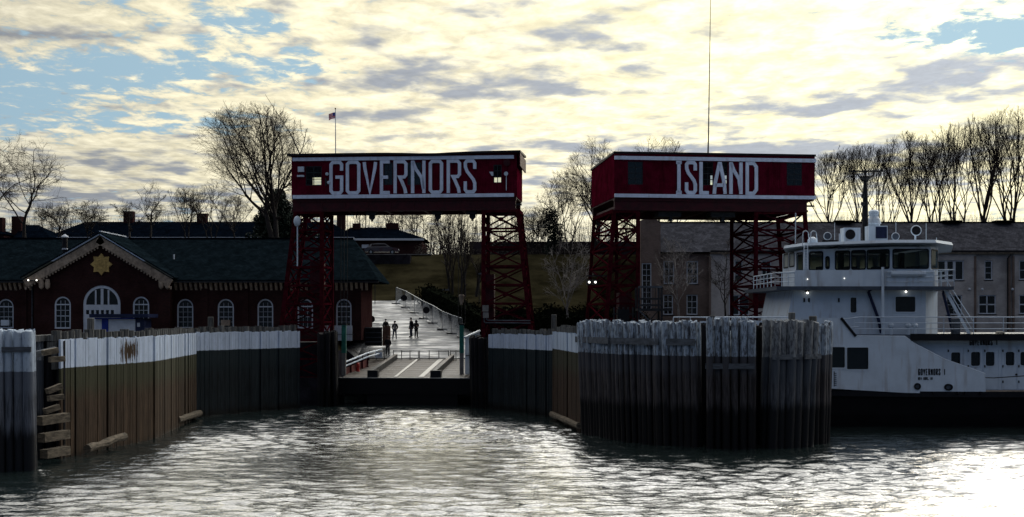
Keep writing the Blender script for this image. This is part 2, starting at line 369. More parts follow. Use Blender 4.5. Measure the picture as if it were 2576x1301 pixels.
M_conc = mat('weathered_concrete', (.15, .145, .14), .8, .35, 1.2, .3, 6, stain=(.04, .045, .035), stain_amt=.7)
M_bark = mat('bark', (.022, .019, .018), .9, .4, 6, .3)
M_barkl = mat('pale_bark', (.16, .15, .15), .85, .4, 3, .2)
M_twig = mat('twigs', (.024, .018, .016), .9, .4, 3)
M_hedge = mat('hedge_leaf', (.006, .0075, .005), .9, .5, 5, spec=0)
M_pine = mat('pine_needle', (.012, .020, .014), .8, .4, 5)
M_green = mat('green_post_paint', (.02, .13, .10), .45, .3, 4, .1)
M_blue = mat('blue_panel', (.010, .028, .22), .4, .2, 2)
M_navy = mat('navy_panel', (.010, .016, .05), .45, .3, 2)
M_skin = mat('skin', (.30, .18, .13), .6, .1, 8)
M_rub = mat('rubber', (.010, .010, .011), .8, .3, 6)
M_wallwash = bandwood('washed_planks', 4.50, (.058, .037, .023), (.040, .046, .026), .10, white=(.54, .63, .78), wear=.42, rust=tuple(P(322, 884, 72.6)))
M_walldark = bandwood('dark_planks', 4.70, (.013, .019, .023), (.013, .022, .026), .5, white=(.54, .63, .78), wear=.45)  # darker, bluer planks for the inner wall segments
M_pile = bandwood('pile_timber', 4.95, (.062, .056, .058), (.060, .062, .072), 2.3, white=(.38, .46, .56), wear=.95, gz=.7)
M_pilel = bandwood('near_pile_timber', 4.55, (.12, .13, .155), (.12, .135, .165), 1.9, white=(.46, .54, .64), wear=.6, gz=.7)
M_pile2 = bandwood('pile_timber_bare', 4.9, (.075, .08, .092), (.055, .065, .08), 2.4, white=(.24, .26, .28), wear=1.0)
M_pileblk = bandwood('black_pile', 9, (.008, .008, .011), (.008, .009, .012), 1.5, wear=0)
M_plankroof = bandwood('timber_coping', 12, (.13, .13, .125), (.07, .08, .06), 1.0, wear=0)
M_wale = mat('weathered_wale', (.075, .085, .10), .85, .4, 3, .4, stretch=(.4, 1, 2))
M_log = mat('split_log', (.115, .095, .07), .85, .55, 4, .8, 9, stretch=(.6, .6, 2))
M_daypane = bpy.data.materials.new('rear_daylight_pane'); M_daypane.use_nodes = True; t = M_daypane.node_tree; t.nodes.clear(); o_ = N(t, 'ShaderNodeOutputMaterial'); tr_ = N(t, 'ShaderNodeBsdfTranslucent'); tr_.inputs[0].default_value = (.62, .66, .60, 1); df_ = N(t, 'ShaderNodeBsdfDiffuse'); df_.inputs[0].default_value = (.5, .52, .5, 1); mx_ = N(t, 'ShaderNodeMixShader'); mx_.inputs[0].default_value = .45; L(t, df_.outputs[0], mx_.inputs[1]); L(t, tr_.outputs[0], mx_.inputs[2]); L(t, mx_.outputs[0], o_.inputs[0])  # pale translucent panes added so the rear windows look filled with daylight
M_lamp = glow('lit_lamp', (1, .96, .85), 3)
# ------------------------------------------------------------------ terrain
PY = [107, 126, 150, 156, 172, 400]; PZ = [5.0, 5.0, 8.6, 9.7, 15.3, 15.6]
CYs = [118, 126, 150]; CZs = [3.35, 4.85, 8.6]
def sm(t): t = min(1, max(0, t)); return t*t*(3-2*t)
def gz(x, y):
    h = float(np.interp(y, PY, PZ)); c = float(np.interp(y, CYs, CZs)) if y < 150 else h
    k = sm((x+15.5)/1.0)*(1-sm((x+3.2)/1.0)); h = h*(1-k)+c*k
    g = sm((x-9)/5)*(1-sm((y-164)/7)); return h*(1-g)+5.3*g
xs = sorted(set([-900, -500, -300, -200, -140, -100, -80]+[-70+i for i in range(0, 141)]+[80, 100, 140, 200, 300, 500, 900]))
ys = sorted(set([107+i for i in range(0, 94)]+[210, 230, 260, 300, 400, 600, 900, 1500, 2500]))
def inland(x0, y0): return not (-15 <= x0 < -3 and y0 < 118)
gm = MB(); idx = {}
for x in xs:
    for y in ys: idx[(x, y)] = len(gm.v); gm.v.append((x, y, gz(x, y)+random.uniform(-.03, .03)*(1 if y > 128 else 0)))
def road_at(x, y):
    pxl = CX+F*(x+.5)/(y+.5); pr = float(np.interp(y, [118, 126, 134, 142, 152], [-4, -3.2, -4.2, -7.5, -11]))
    return (-15.8 if y < 131 else -26) <= x < pr and y < 152 and y >= 118
rm = []
qw = MB()
for i in range(len(xs)-1):
    for j in range(len(ys)-1):
        x, y = xs[i], ys[j]
        if not inland(x, y): continue
        q = (idx[(x, y)], idx[(xs[i+1], y)], idx[(xs[i+1], ys[j+1])], idx[(x, ys[j+1])])
        gm.f.append(q)
        if road_at(x, y): rm.append(q)
        for (a, b, nx, ny) in ((q[0], q[1], x, y-1), (q[0], q[3], x-1, y), (q[1], q[2], xs[i+1], y)):
            if ny < 107 or not inland(nx, ny):
                A, B = gm.v[a], gm.v[b]; qw.add([A, B, (B[0], B[1], -3), (A[0], A[1], -3)], [(0, 1, 2, 3)])
g = gm.build('ground', M_grass, kind='structure')
tag(g, 'dull olive winter grass rising to a low hill behind the ferry slip', 'ground', kind='structure')
rb = MB(); used = {}
for q in rm:
    ids = []
    for i in q:
        if i not in used:
            used[i] = len(rb.v); p = gm.v[i]; rb.v.append((p[0], p[1], p[2]+.035))
        ids.append(used[i])
    rb.f.append(tuple(ids))
M_road = mat('worn_asphalt', (.05, .06, .075), .40, .5, .45, .35, 3, spec=.6, stretch=(1, 2.2, 1), stain=(.07, .07, .07), stain_amt=.4)
t_ = M_road.node_tree; b_ = t_.nodes['Principled BSDF']; g2 = N(t_, 'ShaderNodeNewGeometry'); m2_ = N(t_, 'ShaderNodeMapping'); L(t_, g2.outputs['Position'], m2_.inputs[0]); m2_.inputs['Scale'].default_value = (.22, .75, 1); m2_.inputs['Rotation'].default_value = (0, 0, R(12))
nz_ = N(t_, 'ShaderNodeTexNoise'); L(t_, m2_.outputs[0], nz_.inputs['Vector']); nz_.inputs['Scale'].default_value = 1.4; nz_.inputs['Detail'].default_value = 8; nz_.inputs['Roughness'].default_value = .65
f_ = ss(t_, nz_.outputs[0], .38, .62); L(t_, mth(t_, 'ADD', .30, mth(t_, 'MULTIPLY', f_, .42)), b_.inputs['Roughness']); old_ = b_.inputs['Base Color'].links[0].from_socket
L(t_, mixc(t_, mth(t_, 'MULTIPLY', f_, .7), old_, (.022, .026, .032)), b_.inputs['Base Color'])
tag(rb.build('road', M_road, kind='structure'), 'worn asphalt road running uphill from the ramp, shining in low sun', 'road', kind='structure')
tag(qw.build('quay_wall', M_stone, kind='structure'), 'dark vertical quay wall along the shore', 'quay', kind='structure')
# quay apron in front of the brick terminal
ap = MB(); ap.box((-60, 107.3, 4.9), (-15.7, 117.5, 5.035)); ap.box((-2.6, 107.3, 4.9), (9, 119, 5.035))
tag(ap.build('pavement', M_conc, kind='structure'), 'weathered concrete apron beside the slip', 'pavement', kind='structure')
# ------------------------------------------------------------------ water
rs = np.random.RandomState(5)
gx = np.concatenate([np.arange(-46, 52, .17)]); gy = np.concatenate([np.arange(40, 80, .12), np.arange(80, 122, .17)])
GX, GY = np.meshgrid(gx, gy); Zw = np.zeros_like(GX)
warp = .9*np.sin(GX*.21+1.3*np.sin(GY*.13))+.9*np.sin(GY*.17+GX*.05)
for i in range(130):
    lam = math.exp(rs.uniform(math.log(.36), math.log(4.2))); k = 2*math.pi/lam
    th = R(rs.normal(80, 26)); slope = .024*(1.35 if lam < .7 else 1.5 if lam < 1.3 else .85 if lam < 2.4 else .4)
    ph = rs.uniform(0, 6.283); arg = k*(math.cos(th)*GX+math.sin(th)*GY)+ph+.35*k**.5*warp
    Zw += slope/k*(np.sin(arg)+.25*np.cos(2*arg))
patch = .72+.42*np.sin(GX*.12+.8*np.sin(GY*.11+1)+2)*np.cos(GY*.16+.5*np.sin(GX*.2))
edge = np.minimum(1, np.minimum(np.minimum(GX+46, 51.8-GX), np.minimum(GY-40, 121.8-GY))/3).clip(0, 1)
Zw *= patch*edge
nx_, ny_ = len(gx), len(gy)
V = np.stack([GX.ravel(), GY.ravel(), Zw.ravel()], 1)
ii = (np.arange(ny_-1)[:, None]*nx_+np.arange(nx_-1)[None, :]).ravel()
Q = np.stack([ii, ii+1, ii+nx_+1, ii+nx_], 1)
x0, x1, y0, y1 = gx[0], gx[-1], gy[0], gy[-1]; E = 3000
ov = np.array([(-E, -E, 0), (E, -E, 0), (E, y0, 0), (-E, y0, 0), (-E, y1, 0), (x0, y0, 0), (x0, y1, 0), (x1, y0, 0), (E, y1, 0), (x1, y1, 0), (-E, 112, 0)], float)
nb = len(V); V = np.vstack([V, ov])
Q = np.vstack([Q, nb+np.array([(0, 1, 2, 3), (3, 5, 6, 4), (7, 2, 8, 9)])])
me = bpy.data.meshes.new('water'); me.vertices.add(len(V)); me.vertices.foreach_set('co', V.ravel())
me.loops.add(Q.size); me.loops.foreach_set('vertex_index', Q.ravel().astype(np.int32))
me.polygons.add(len(Q)); me.polygons.foreach_set('loop_start', np.arange(0, Q.size, 4, dtype=np.int32)); me.polygons.foreach_set('loop_total', np.full(len(Q), 4, np.int32))
me.update(); me.validate(); me.polygons.foreach_set('use_smooth', [True]*len(me.polygons))
wm = bpy.data.materials.new('harbour_water'); wm.use_nodes = True; t = wm.node_tree; b = t.nodes['Principled BSDF']
b.inputs['Base Color'].default_value = (.010, .016, .016, 1); b.inputs['Roughness'].default_value = .04; b.inputs['IOR'].default_value = 1.9; b.inputs['Specular IOR Level'].default_value = .5
g_ = N(t, 'ShaderNodeNewGeometry'); hs = None
for sc_, st_, w_ in ((3.2, (1, 1.6, 1), 1.0), (7.5, (1, 1.5, 1), .5)):
    mp = N(t, 'ShaderNodeMapping'); L(t, g_.outputs['Position'], mp.inputs[0]); mp.inputs['Scale'].default_value = st_
    n = N(t, 'ShaderNodeTexNoise'); L(t, mp.outputs[0], n.inputs['Vector']); n.inputs['Scale'].default_value = sc_; n.inputs['Detail'].default_value = 3; n.inputs['Distortion'].default_value = .6
    q = mth(t, 'MULTIPLY', n.outputs[0], w_); hs = q if hs is None else mth(t, 'ADD', hs, q)
bp = N(t, 'ShaderNodeBump'); bp.inputs['Strength'].default_value = .45; bp.inputs['Distance'].default_value = .06
L(t, hs, bp.inputs['Height']); L(t, bp.outputs[0], b.inputs['Normal'])
me.materials.append(wm); wo = bpy.data.objects.new('water', me); COL.objects.link(wo)
tag(wo, 'choppy silver harbour water glinting under the low sun', 'water', kind='structure')
# ------------------------------------------------------------------ glyphs (x right, y down, unit box)
c_ = .16; e_ = .07
RECT = [(c_, 0), (1-c_, 0), (1, e_), (1, 1-e_), (1-c_, 1), (c_, 1), (0, 1-e_), (0, e_)]
GL = {'G': [([(1, .27), (1, e_), (1-c_, 0), (c_, 0), (0, e_), (0, 1-e_), (c_, 1), (1-c_, 1), (1, 1-e_), (1, .48), (.42, .48)], 0)],
 'O': [(RECT, 1)], 'V': [([(0, 0), (.06, .2), (.5, 1), (.94, .2), (1, 0)], 0)], 'E': [([(1, 0), (0, 0), (0, 1), (1, 1)], 0), ([(0, .5), (.8, .5)], 0)],
 'R': [([(0, 1.03), (0, 0), (1-c_, 0), (1, e_), (1, .43), (1-c_, .5), (.42, .5), (.62, .64), (.9, .88), (.98, 1.03)], 0)],
 'N': [([(0, 1.03), (0, -.03)], 0), ([(.02, .0), (.3, .25), (.8, .52), (.97, .9)], 0), ([(1, -.03), (1, 1.03)], 0)],
 'S': [([(1, .26), (1, e_), (1-c_, 0), (c_, 0), (0, e_), (.02, .2), (.2, .34), (.85, .6), (1, .72), (1, 1-e_), (1-c_, 1), (c_, 1), (0, 1-e_), (0, .66)], 0)],
 'I': [([(0, 0), (1, 0)], 0), ([(.5, 0), (.5, 1)], 0), ([(0, 1), (1, 1)], 0)], 'L': [([(0, -.03), (0, 1), (1, 1)], 0)],
 'A': [([(0, 1.03), (.08, .68), (.46, .02), (.54, .02), (.92, .68), (1, 1.03)], 0), ([(.08, .74), (.92, .74)], 0)],
 'D': [([(0, 0), (.72, 0), (1, .12), (1, .88), (.72, 1), (0, 1)], 1)], 'W': [([(0, 0), (.25, 1), (.5, .3), (.75, 1), (1, 0)], 0)],
 'Y': [([(0, 0), (.5, .5), (1, 0)], 0), ([(.5, .5), (.5, 1)], 0)], 'K': [([(0, 0), (0, 1)], 0), ([(1, 0), (.1, .5), (1, 1)], 0)], ',': [([(.2, .85), (.1, 1.15)], 0)], '1': [([(.5, 0), (.5, 1)], 0)]}
def glyph(mb, f, ch, u0, u1, v0, v1, w, b0, b1):
    """v0 = top height, v1 = bottom height"""
    for path, closed in GL[ch]:
        pts = [(u0+w/2+(u1-u0-w)*x, v0-w/2-(v0-v1-w)*y) for x, y in path]
        mb.stroke(f, pts, w, b0, b1, bool(closed))
def word(f, text, u0, u1, v0, v1, w, b0, b1, gap=.25):
    mb = MB(); n = len(text); cw = (u1-u0)/(n+(n-1)*gap)
    for i, ch in enumerate(text):
        if ch != ' ': glyph(mb, f, ch, u0+i*cw*(1+gap), u0+i*cw*(1+gap)+cw, v0, v1, w, b0, b1)
    return mb
# ------------------------------------------------------------------ windows
def arch_loop(u0, u1, v0, v1, n=10):
    r = (u1-u0)/2; c = (u0+u1)/2; s_ = v1-r
    return [(u0, v0), (u1, v0)]+[(c+r*math.cos(math.pi*i/n), s_+r*math.sin(math.pi*i/n)) for i in range(n+1)]
def rect(u0, u1, v0, v1): return [(u0, v0), (u1, v0), (u1, v1), (u0, v1)]
def window(f, par, u0, u1, v0, v1, cols=2, rows=3, arch=False, fw=.10, b=.02, depth=.12, trim=None, sill=False, lintel=False, muntin=.035, rail=None, pane=None, lmat=None):
    mb = MB(); o = (arch_loop if arch else rect)(u0, u1, v0, v1)
    i_ = (arch_loop if arch else rect)(u0+fw, u1-fw, v0+fw, v1-fw)
    mb.plate(f, o, [i_], b-.03, b+depth)
    top = v1-(u1-u0)/2 if arch else v1-fw
    for k in range(1, cols):
        u = u0+fw+(u1-u0-2*fw)*k/cols; h = (v1-fw-.05) if arch else top
        if arch and cols > 2: h = v1-fw-.16*(u1-u0)
        mb.fbox(f, u-muntin/2, u+muntin/2, v0+fw, h, b+.02, b+.06)
    for k in range(1, rows):
        v = v0+fw+(top-v0-fw)*k/rows; m_ = muntin
        if rail is not None and k == rail: m_ = muntin*2
        mb.fbox(f, u0+fw, u1-fw, v-m_/2, v+m_/2, b+.02, b+.062)
    if arch: mb.fbox(f, u0+fw, u1-fw, top-.04, top+.06, b-.02, b+.08)
    w = mb.build('window', trim or M_trim, par)
    pm = MB(); pm.plate(f, i_, (), b+.065, b+.075); pm.build('pane', pane or M_glass, w)
    if sill: MB().fbox(f, u0-.1, u1+.1, v0-.14, v0-.002, b-.14, b+.1).build('sill', lmat or M_trim, w)
    if lintel: MB().fbox(f, u0-.12, u1+.12, v1+.002, v1+.26, b-.08, b+.1).build('lintel', lmat or M_trim, w)
    return w
# ------------------------------------------------------------------ gantries
def lattice_tower(par, f, top, bot, zt, zb, b0, b1, npan, spread_b=0.0, plate_rows=()):
    """four legs and X-bracing; top / bot are the (u_left, u_right) pairs"""
    base = f.pt((bot[0]+bot[1])/2, zb, (b0+b1)/2)
    tw = MB()
    def c(k, i, j):        # k: 0 top..1 bottom ; i: left/right ; j: front/back
        u = top[i]+(bot[i]-top[i])*k; b = (b0, b1)[j]
        return f.pt(u, zt+(zb-zt)*k, b)
    # cap frame is the tower's own mesh
    for (i, j, i2, j2) in ((0, 0, 1, 0), (1, 0, 1, 1), (1, 1, 0, 1), (0, 1, 0, 0)): tw.beam(c(.005, i, j), c(.005, i2, j2), .28, .28)
    T = tw.build('tower', M_steel, par)
    for i in (0, 1):
        for j in (0, 1): MB().beam(c(0, i, j), c(1, i, j), .32 if j == 0 else .28, .28).build('leg', M_steel, T)
    sides = ((0, 0, 1, 0), (1, 0, 1, 1), (1, 1, 0, 1), (0, 1, 0, 0))
    for p in range(npan):
        k0, k1 = p/npan, (p+1)/npan
        for (i, j, i2, j2) in sides:
            A, B, Cc, Dd = c(k0, i, j), c(k0, i2, j2), c(k1, i, j), c(k1, i2, j2)
            MB().beam(Cc, Dd, .15, .15).build('strut', M_steel, T)
            MB().beam(A, Dd, .10, .10).build('brace', M_steelb if (p+i) % 3 == 0 else M_steel, T)
            MB().beam(B, Cc, .09, .12).build('brace', M_steel, T)
            if j == 0 and j2 == 0:
                MB().fbox(f, f_u(f, (A+Dd)/2)-.17, f_u(f, (A+Dd)/2)+.17, ((A+Dd)/2).z-.17, ((A+Dd)/2).z+.17, b0-.06, b0+.01).build('gusset_plate', M_steel, T)
    return T
def f_u(f, p): return (p-f.o).dot(f.U)
# --- GOVERNORS gantry
GY0 = 105.8; yaw = R(-5.5)
fg = Face(wx(733, GY0), GY0, yaw); ur = fg.u(1300)
def gv(py, px=1000): return fg.uv(px, py)[1]
zt0, zt1 = fg.uv(737, 399)[1], fg.uv(1292, 389.5)[1]; ztop = (zt0+zt1)/2
zb0 = (fg.uv(737, 492.2)[1]+fg.uv(1292, 485.5)[1])/2; zbb = zb0-.27; zgb = (fg.uv(737, 534)[1]+fg.uv(1290, 525.5)[1])/2
G1 = thing('ferry_gantry', fg.pt(ur/2, 5.0, 2.4), 'dark red ferry gantry with white letters and flagpole, spanning the open slip with ramp', 'gantry', 'dark red lattice-legged ferry gantries')
def gp(cx, cy): # crop pixels of the sign close-up -> picture pixels
    return ((760+cx/3.68)*.9221, (380+cy/3.68)*.9221)
def guv(cx, cy): return fg.uv(*gp(cx, cy))
DG = 4.8
holes = []
def hole(f, fn, x0, y0, x1, y1):
    a = fn(x0, y1); b_ = fn(x1, y0); return (a[0], b_[0], a[1], b_[1])
wl = hole(fg, guv, 270, 270, 432, 466); wr = hole(fg, guv, 2155, 255, 2238, 440); we = hole(fg, guv, 1055, 232, 1145, 460); wn = hole(fg, guv, 1292, 232, 1432, 460)
W_ = [wl, wr, we, wn]
cw = MB().plate(fg, rect(0, ur, zbb, ztop+.25), [rect(*w) for w in W_], 0, .12).build('cabin_front_wall', M_red, G1)
def bhole(f, fn, x0, y0, x1, y1, dd):
    a = f.uv(*fn(x0, y1), dd); b_ = f.uv(*fn(x1, y0), dd); return (a[0], b_[0], a[1], b_[1])
bh = [bhole(fg, gp, 343, 385, 436, 466, DG), bhole(fg, gp, 2150, 385, 2240, 440, DG)]
MB().plate(fg, rect(0, ur, zbb, ztop+.3), [rect(*w) for w in bh], DG-.12, DG).build('cabin_back_wall', M_red, G1)
for u in (0, ur-.12): MB().fbox(fg, u+.001, u+.119, zbb, ztop+.25, .121, DG-.121).build('cabin_end_wall', M_red, G1)
MB().fbox(fg, .05, ur-.05, zbb-.10, zbb-.002, .02, DG-.02).build('cabin_floor', M_girder, G1)
# roof, thin, sagging slightly in the middle, overhanging both ends
rf = MB(); n = 14
for i in range(n):
    a, b2 = -.3+(ur+.6)*i/n, -.3+(ur+.6)*(i+1)/n
    za, zb_ = [ztop+.30-.10*math.exp(-((q-ur*.62)/2.2)**2)+.14*max(0, q/ur-.6) for q in (a, b2)]
    rf.hexa([fg.pt(a, za-.16, -.35), fg.pt(b2, zb_-.16, -.35), fg.pt(b2, zb_+.05, DG+.4), fg.pt(a, za+.05, DG+.4), fg.pt(a, za, -.35), fg.pt(b2, zb_, -.35), fg.pt(b2, zb_+.22, DG+.4), fg.pt(a, za+.22, DG+.4)])
rf.build('roof', M_black, G1)
MB().fbox(fg, ur+.18, ur+.28, ztop-.85, ztop+.18, -.2, DG+.3).build('bargeboard', M_girder, G1)
for w in W_:
    k = MB(); k.plate(fg, rect(w[0], w[1], w[2], w[3]), [rect(w[0]+.06, w[1]-.06, w[2]+.06, w[3]-.06)], .03, .10)
    for q in (1, 2): k.fbox(fg, w[0]+.06, w[1]-.06, w[2]+(w[3]-w[2])*q/3-.03, w[2]+(w[3]-w[2])*q/3+.03, .04, .09)
    k.fbox(fg, (w[0]+w[1])/2-.03, (w[0]+w[1])/2+.03, w[2]+.06, w[3]-.06, .041, .088)
    wo_ = k.build('window', M_dark, G1); MB().plate(fg, rect(w[0]+.06, w[1]-.06, w[2]+.06, w[3]-.06), (), .062, .07).build('pane', M_thru if w in (wl, wr) else M_glass, wo_)
s0, s1 = fg.u(737), fg.u(1292.6)
MB().fbox(fg, s0, s1, ztop-.27, ztop, -.16, -.001).build('trim_strip', M_white, G1)
MB().fbox(fg, s0, s1, zb0-.29, zb0-.01, -.16, -.001).build('trim_strip', M_white, G1)
for ch, a, b2 in (('G', 512, 650), ('O', 676, 822), ('V', 845, 990), ('E', 1018, 1132), ('R', 1155, 1295), ('N', 1330, 1475), ('O', 1508, 1652), ('R', 1688, 1832), ('S', 1858, 1985)):
    mb = MB(); glyph(mb, fg, ch, guv(a, 300)[0], guv(b2, 300)[0], ztop-.29, zb0+.01, .255, -.13, -.002); lo = mb.build('letter', M_white, G1); lo['label'] = 'white letter '+ch
# girder below
gd = MB(); gd.fbox(fg, .05, ur-.12, zgb, zbb-.11, .15, .45); gd.fbox(fg, .05, ur-.12, zgb+.001, zbb-.111, DG-.45, DG-.15); gd.build('girder', M_girder, G1)
MB().fbox(fg, .0, ur-.07, zgb-.02, zgb+.12, .05, .60).build('girder_flange', M_girder, G1); MB().fbox(fg, .0, ur-.07, zbb-.26, zbb-.115, .05, .60).build('girder_flange', M_girder, G1)
for k in range(10):
    u = .6+(ur-1.4)*k/9; MB().fbox(fg, u-.04, u+.04, zgb+.13, zbb-.27, .10, .148).build('stiffener', M_girder, G1)
for k in range(6):
    u = 1.2+(ur-2.6)*k/5; MB().fbox(fg, u-.12, u+.12, zgb+.05, zgb+.35, .47, DG-.47).build('cross_beam', M_girder, G1)
MB().fbox(fg, ur-.1, ur+.35, zgb+.35, zgb+.5, .2, .4).build('bracket', M_dark, G1)
# wall gear on the cabin
x = guv(198, 330); y_ = guv(258, 278); MB().fbox(fg, x[0], y_[0], x[1], y_[1], -.22, -.001).build('junction_box', M_ship, G1)
x = guv(190, 380); y_ = guv(258, 362); MB().fbox(fg, x[0], y_[0], x[1], y_[1], -.2, -.001).build('floodlight', M_ship, G1)
for c0 in ((490, 352), (507, 437)):
    q = guv(*c0); MB().lathe(fg.pt(q[0], q[1], -.25), [(.02, 0), (.13, .02), (.13, .1), (.05, .2)], 12, fg.B).build('spotlight', M_ship, G1)
q = guv(475, 405); MB().fbox(fg, q[0]-.06, q[0]+.06, q[1]-.5, q[1]+.1, -.12, -.001).build('conduit_box', M_dark, G1)
q = guv(2290, 235); MB().lathe(fg.pt(q[0], q[1], -.14), [(.27, 0), (.27, .13)], 20, fg.B).build('clock_disc', M_girder, G1)
q = guv(2285, 350); hn = MB(); hn.lathe(fg.pt(q[0], q[1], -.28), [(.17, 0), (.05, .2), (.04, .27)], 12, fg.B); hn.beam(fg.pt(q[0], q[1]-.1, -.06), fg.pt(q[0], q[1]-1.3, -.06), .06, .06); hn.build('loudspeaker', M_ship, G1)
q = guv(2140, 350); wd = MB(); wd.plate(fg, [(q[0]-.2, q[1]+.16), (q[0]+.12, q[1]+.16), (q[0]+.12, q[1]-.16), (q[0]+.0, q[1]-.16)], (), -.2, -.002); wd.build('floodlight', M_ship, G1)  # plain pale wedge-shaped plate on the cabin wall, carries no lamp
# flagpole, flag, leaning mast, globe lamp
q = fg.uv(844, 388, 2.0); q2 = fg.uv(843.5, 275, 2.0)
fp = MB().tube([fg.pt(q[0], ztop+.3, 2), fg.pt(q2[0], q2[1], 2)], [.045, .03], 8).build('flagpole', M_ship, G1)
MB().ball(fg.pt(q2[0], q2[1]+.05, 2), .07).build('finial', M_gold, fp)
fm = MB(); ft = fg.uv(844, 283, 2)[1]; fb_ = fg.uv(844, 298, 2)[1]; fl = fg.uv(827, 288, 2)[0]; nxs, nys = 12, 7
for i in range(nxs+1):
    for j in range(nys+1):
        s_ = i/nxs; u = q2[0]-(q2[0]-fl)*s_; v = fb_+(ft-fb_)*j/nys-.15*s_*s_; fm.v.append(tuple(fg.pt(u, v, 2+.07*math.sin(s_*9+j*.3)*s_)))
for i in range(nxs):
    for j in range(nys):
        a = i*(nys+1)+j; fm.f.append((a, a+1, a+nys+2, a+nys+1))
flm = []
for nme, cc in (('flag_red', (.75, .05, .08)), ('flag_white', (.85, .82, .82)), ('flag_blue', (.10, .12, .38))): flm.append(mat(nme, cc, .8, .1, 3))
fo = fm.build('flag', flm[0], fp)
for m_ in flm[1:]: fo.data.materials.append(m_)
for pi_, p_ in enumerate(fo.data.polygons):
    i, j = divmod(pi_, nys); p_.material_index = 2 if (i < 5 and j > 2) else (j % 2)
q = fg.uv(760, 388, 3); q2 = fg.uv(735, 345, 3); q3 = fg.uv(667, 238, 3)
MB().tube([fg.pt(q[0], ztop+.2, 3), fg.pt(q2[0], q2[1], 3), fg.pt(q3[0], q3[1], 3)], [.06, .045, .012], 6).build('whip_antenna', M_dark, G1)
q = fg.uv(748, 557, -.4); MB().ball(fg.pt(q[0], q[1], -.5), .36, 14, 10, (.8, .8, 1.2)).build('globe_lamp', M_ship, G1)
MB().tube([fg.pt(q[0]+.02, q[1]-.3, -.5), fg.pt(q[0]+.02, q[1]-3.6, -.5)], .06, 6).build('lamp_stem', M_ship, G1)
for px in (942, 1106, 1192):
    q = fg.uv(px, 540, 2); k = MB(); k.fbox(fg, q[0]-.45, q[0]+.35, zgb-.28, zgb+.02, .6, 1.4); k.lathe(fg.pt(q[0], zgb-.42, .9), [(.26, 0), (.26, .12)], 14, fg.B); k.fbox(fg, q[0]-.08, q[0]+.08, zgb-.8, zgb-.2, .92, 1.0); k.build('pulley_block', M_dark, G1)
zfoot = 2.2
lattice_tower(G1, fg, (fg.u(742), fg.u(808)), (fg.u(690), fg.u(808)), zgb, zfoot, .2, 3.6, 9)
lattice_tower(G1, fg, (fg.u(1215), fg.u(1301)), (fg.u(1215), fg.u(1345)), zgb, zfoot, .2, 3.6, 9)
k = MB(); k.fbox(fg, fg.u(808)+.02, fg.u(808)+1.0, zfoot, zgb, .9, 1.1)
# machinery guards and boxes on the legs
MB().fbox(fg, fg.u(775), fg.u(806), gv(735), gv(655), .6, 1.6).build('counterweight', M_girder, G1)
MB().fbox(fg, fg.u(1218), fg.u(1240), gv(812), gv(690), .6, 1.5).build('counterweight', M_girder, G1)
MB().fbox(fg, fg.u(1214), fg.u(1229), gv(784), gv(768), -.25, .03).build('electrical_box', M_conc, G1); MB().fbox(fg, fg.u(1215), fg.u(1229), gv(800), gv(786), -.2, .03).build('electrical_box', M_conc, G1)
for dz_ in (0, .19):
    MB().tube([fg.pt(fg.u(1218)+dz_, gv(801), -.1), fg.pt(fg.u(1218)+dz_, gv(808)-.05+dz_*.9, -.1), fg.pt(fg.u(1222)+dz_, gv(812)+dz_, -.1), fg.pt(fg.u(1334), gv(813)+dz_, -.1)], .05, 6).build('conduit_pipe', M_wale, G1)
# --- ISLAND gantry
IY = 104.2; yi = R(7)
fi = Face(wx(1545, IY), IY, yi); ui = fi.u(2049)
def ip(cx, cy): return ((1560+cx/3.68)*.9221, (380+cy/3.68)*.9221)
def iuv(cx, cy): return fi.uv(*ip(cx, cy))
it = (fi.uv(1546, 394)[1]+fi.uv(2049, 399)[1])/2; ib = (fi.uv(1546, 489.5)[1]+fi.uv(2049, 491)[1])/2; igb = (fi.uv(1546, 530)[1]+fi.uv(2030, 531)[1])/2
G2 = thing('ferry_gantry', fi.pt(ui/2, 5.0, 4), 'dark red ferry gantry with sloping side wall, above the timber piles beside the ferry', 'gantry', 'dark red lattice-legged ferry gantries')
DI = 10.0; ibb = ib-.29; drop = .25
IW = [hole(fi, iuv, 560, 225, 712, 455), hole(fi, iuv, 1310, 228, 1418, 462), hole(fi, iuv, 1500, 228, 1560, 462), hole(fi, iuv, 2155, 238, 2308, 465)]
MB().plate(fi, rect(0, ui, ibb, it+.2), [rect(*w) for w in IW], 0, .12).build('cabin_front_wall', M_red, G2)
bw = [bhole(fi, ip, 1385, 365, 1416, 465, DI), bhole(fi, ip, 1462, 365, 1552, 445, DI)]
MB().plate(fi, rect(0, ui, ibb, it+.2-drop), [rect(*w) for w in bw], DI-.12, DI).build('cabin_back_wall', M_red, G2)
for u in (0, ui-.12):
    MB().hexa([fi.pt(u+.001, ibb, .121), fi.pt(u+.119, ibb, .121), fi.pt(u+.119, ibb, DI-.121), fi.pt(u+.001, ibb, DI-.121), fi.pt(u+.001, it+.19, .121), fi.pt(u+.119, it+.19, .121), fi.pt(u+.119, it+.19-drop, DI-.121), fi.pt(u+.001, it+.19-drop, DI-.121)]).build('cabin_end_wall', M_red, G2)
MB().hexa([fi.pt(-.06, it+.205, -.1), fi.pt(ui+.06, it+.205, -.1), fi.pt(ui+.06, it+.21-drop, DI+.2), fi.pt(-.06, it+.21-drop, DI+.2), fi.pt(-.06, it+.36, -.1), fi.pt(ui+.06, it+.36, -.1), fi.pt(ui+.06, it+.36-drop, DI+.2), fi.pt(-.06, it+.36-drop, DI+.2)]).build('roof', M_black, G2)
MB().fbox(fi, .05, ui-.05, ibb-.10, ibb-.002, .02, DI-.02).build('cabin_floor', M_girder, G2)
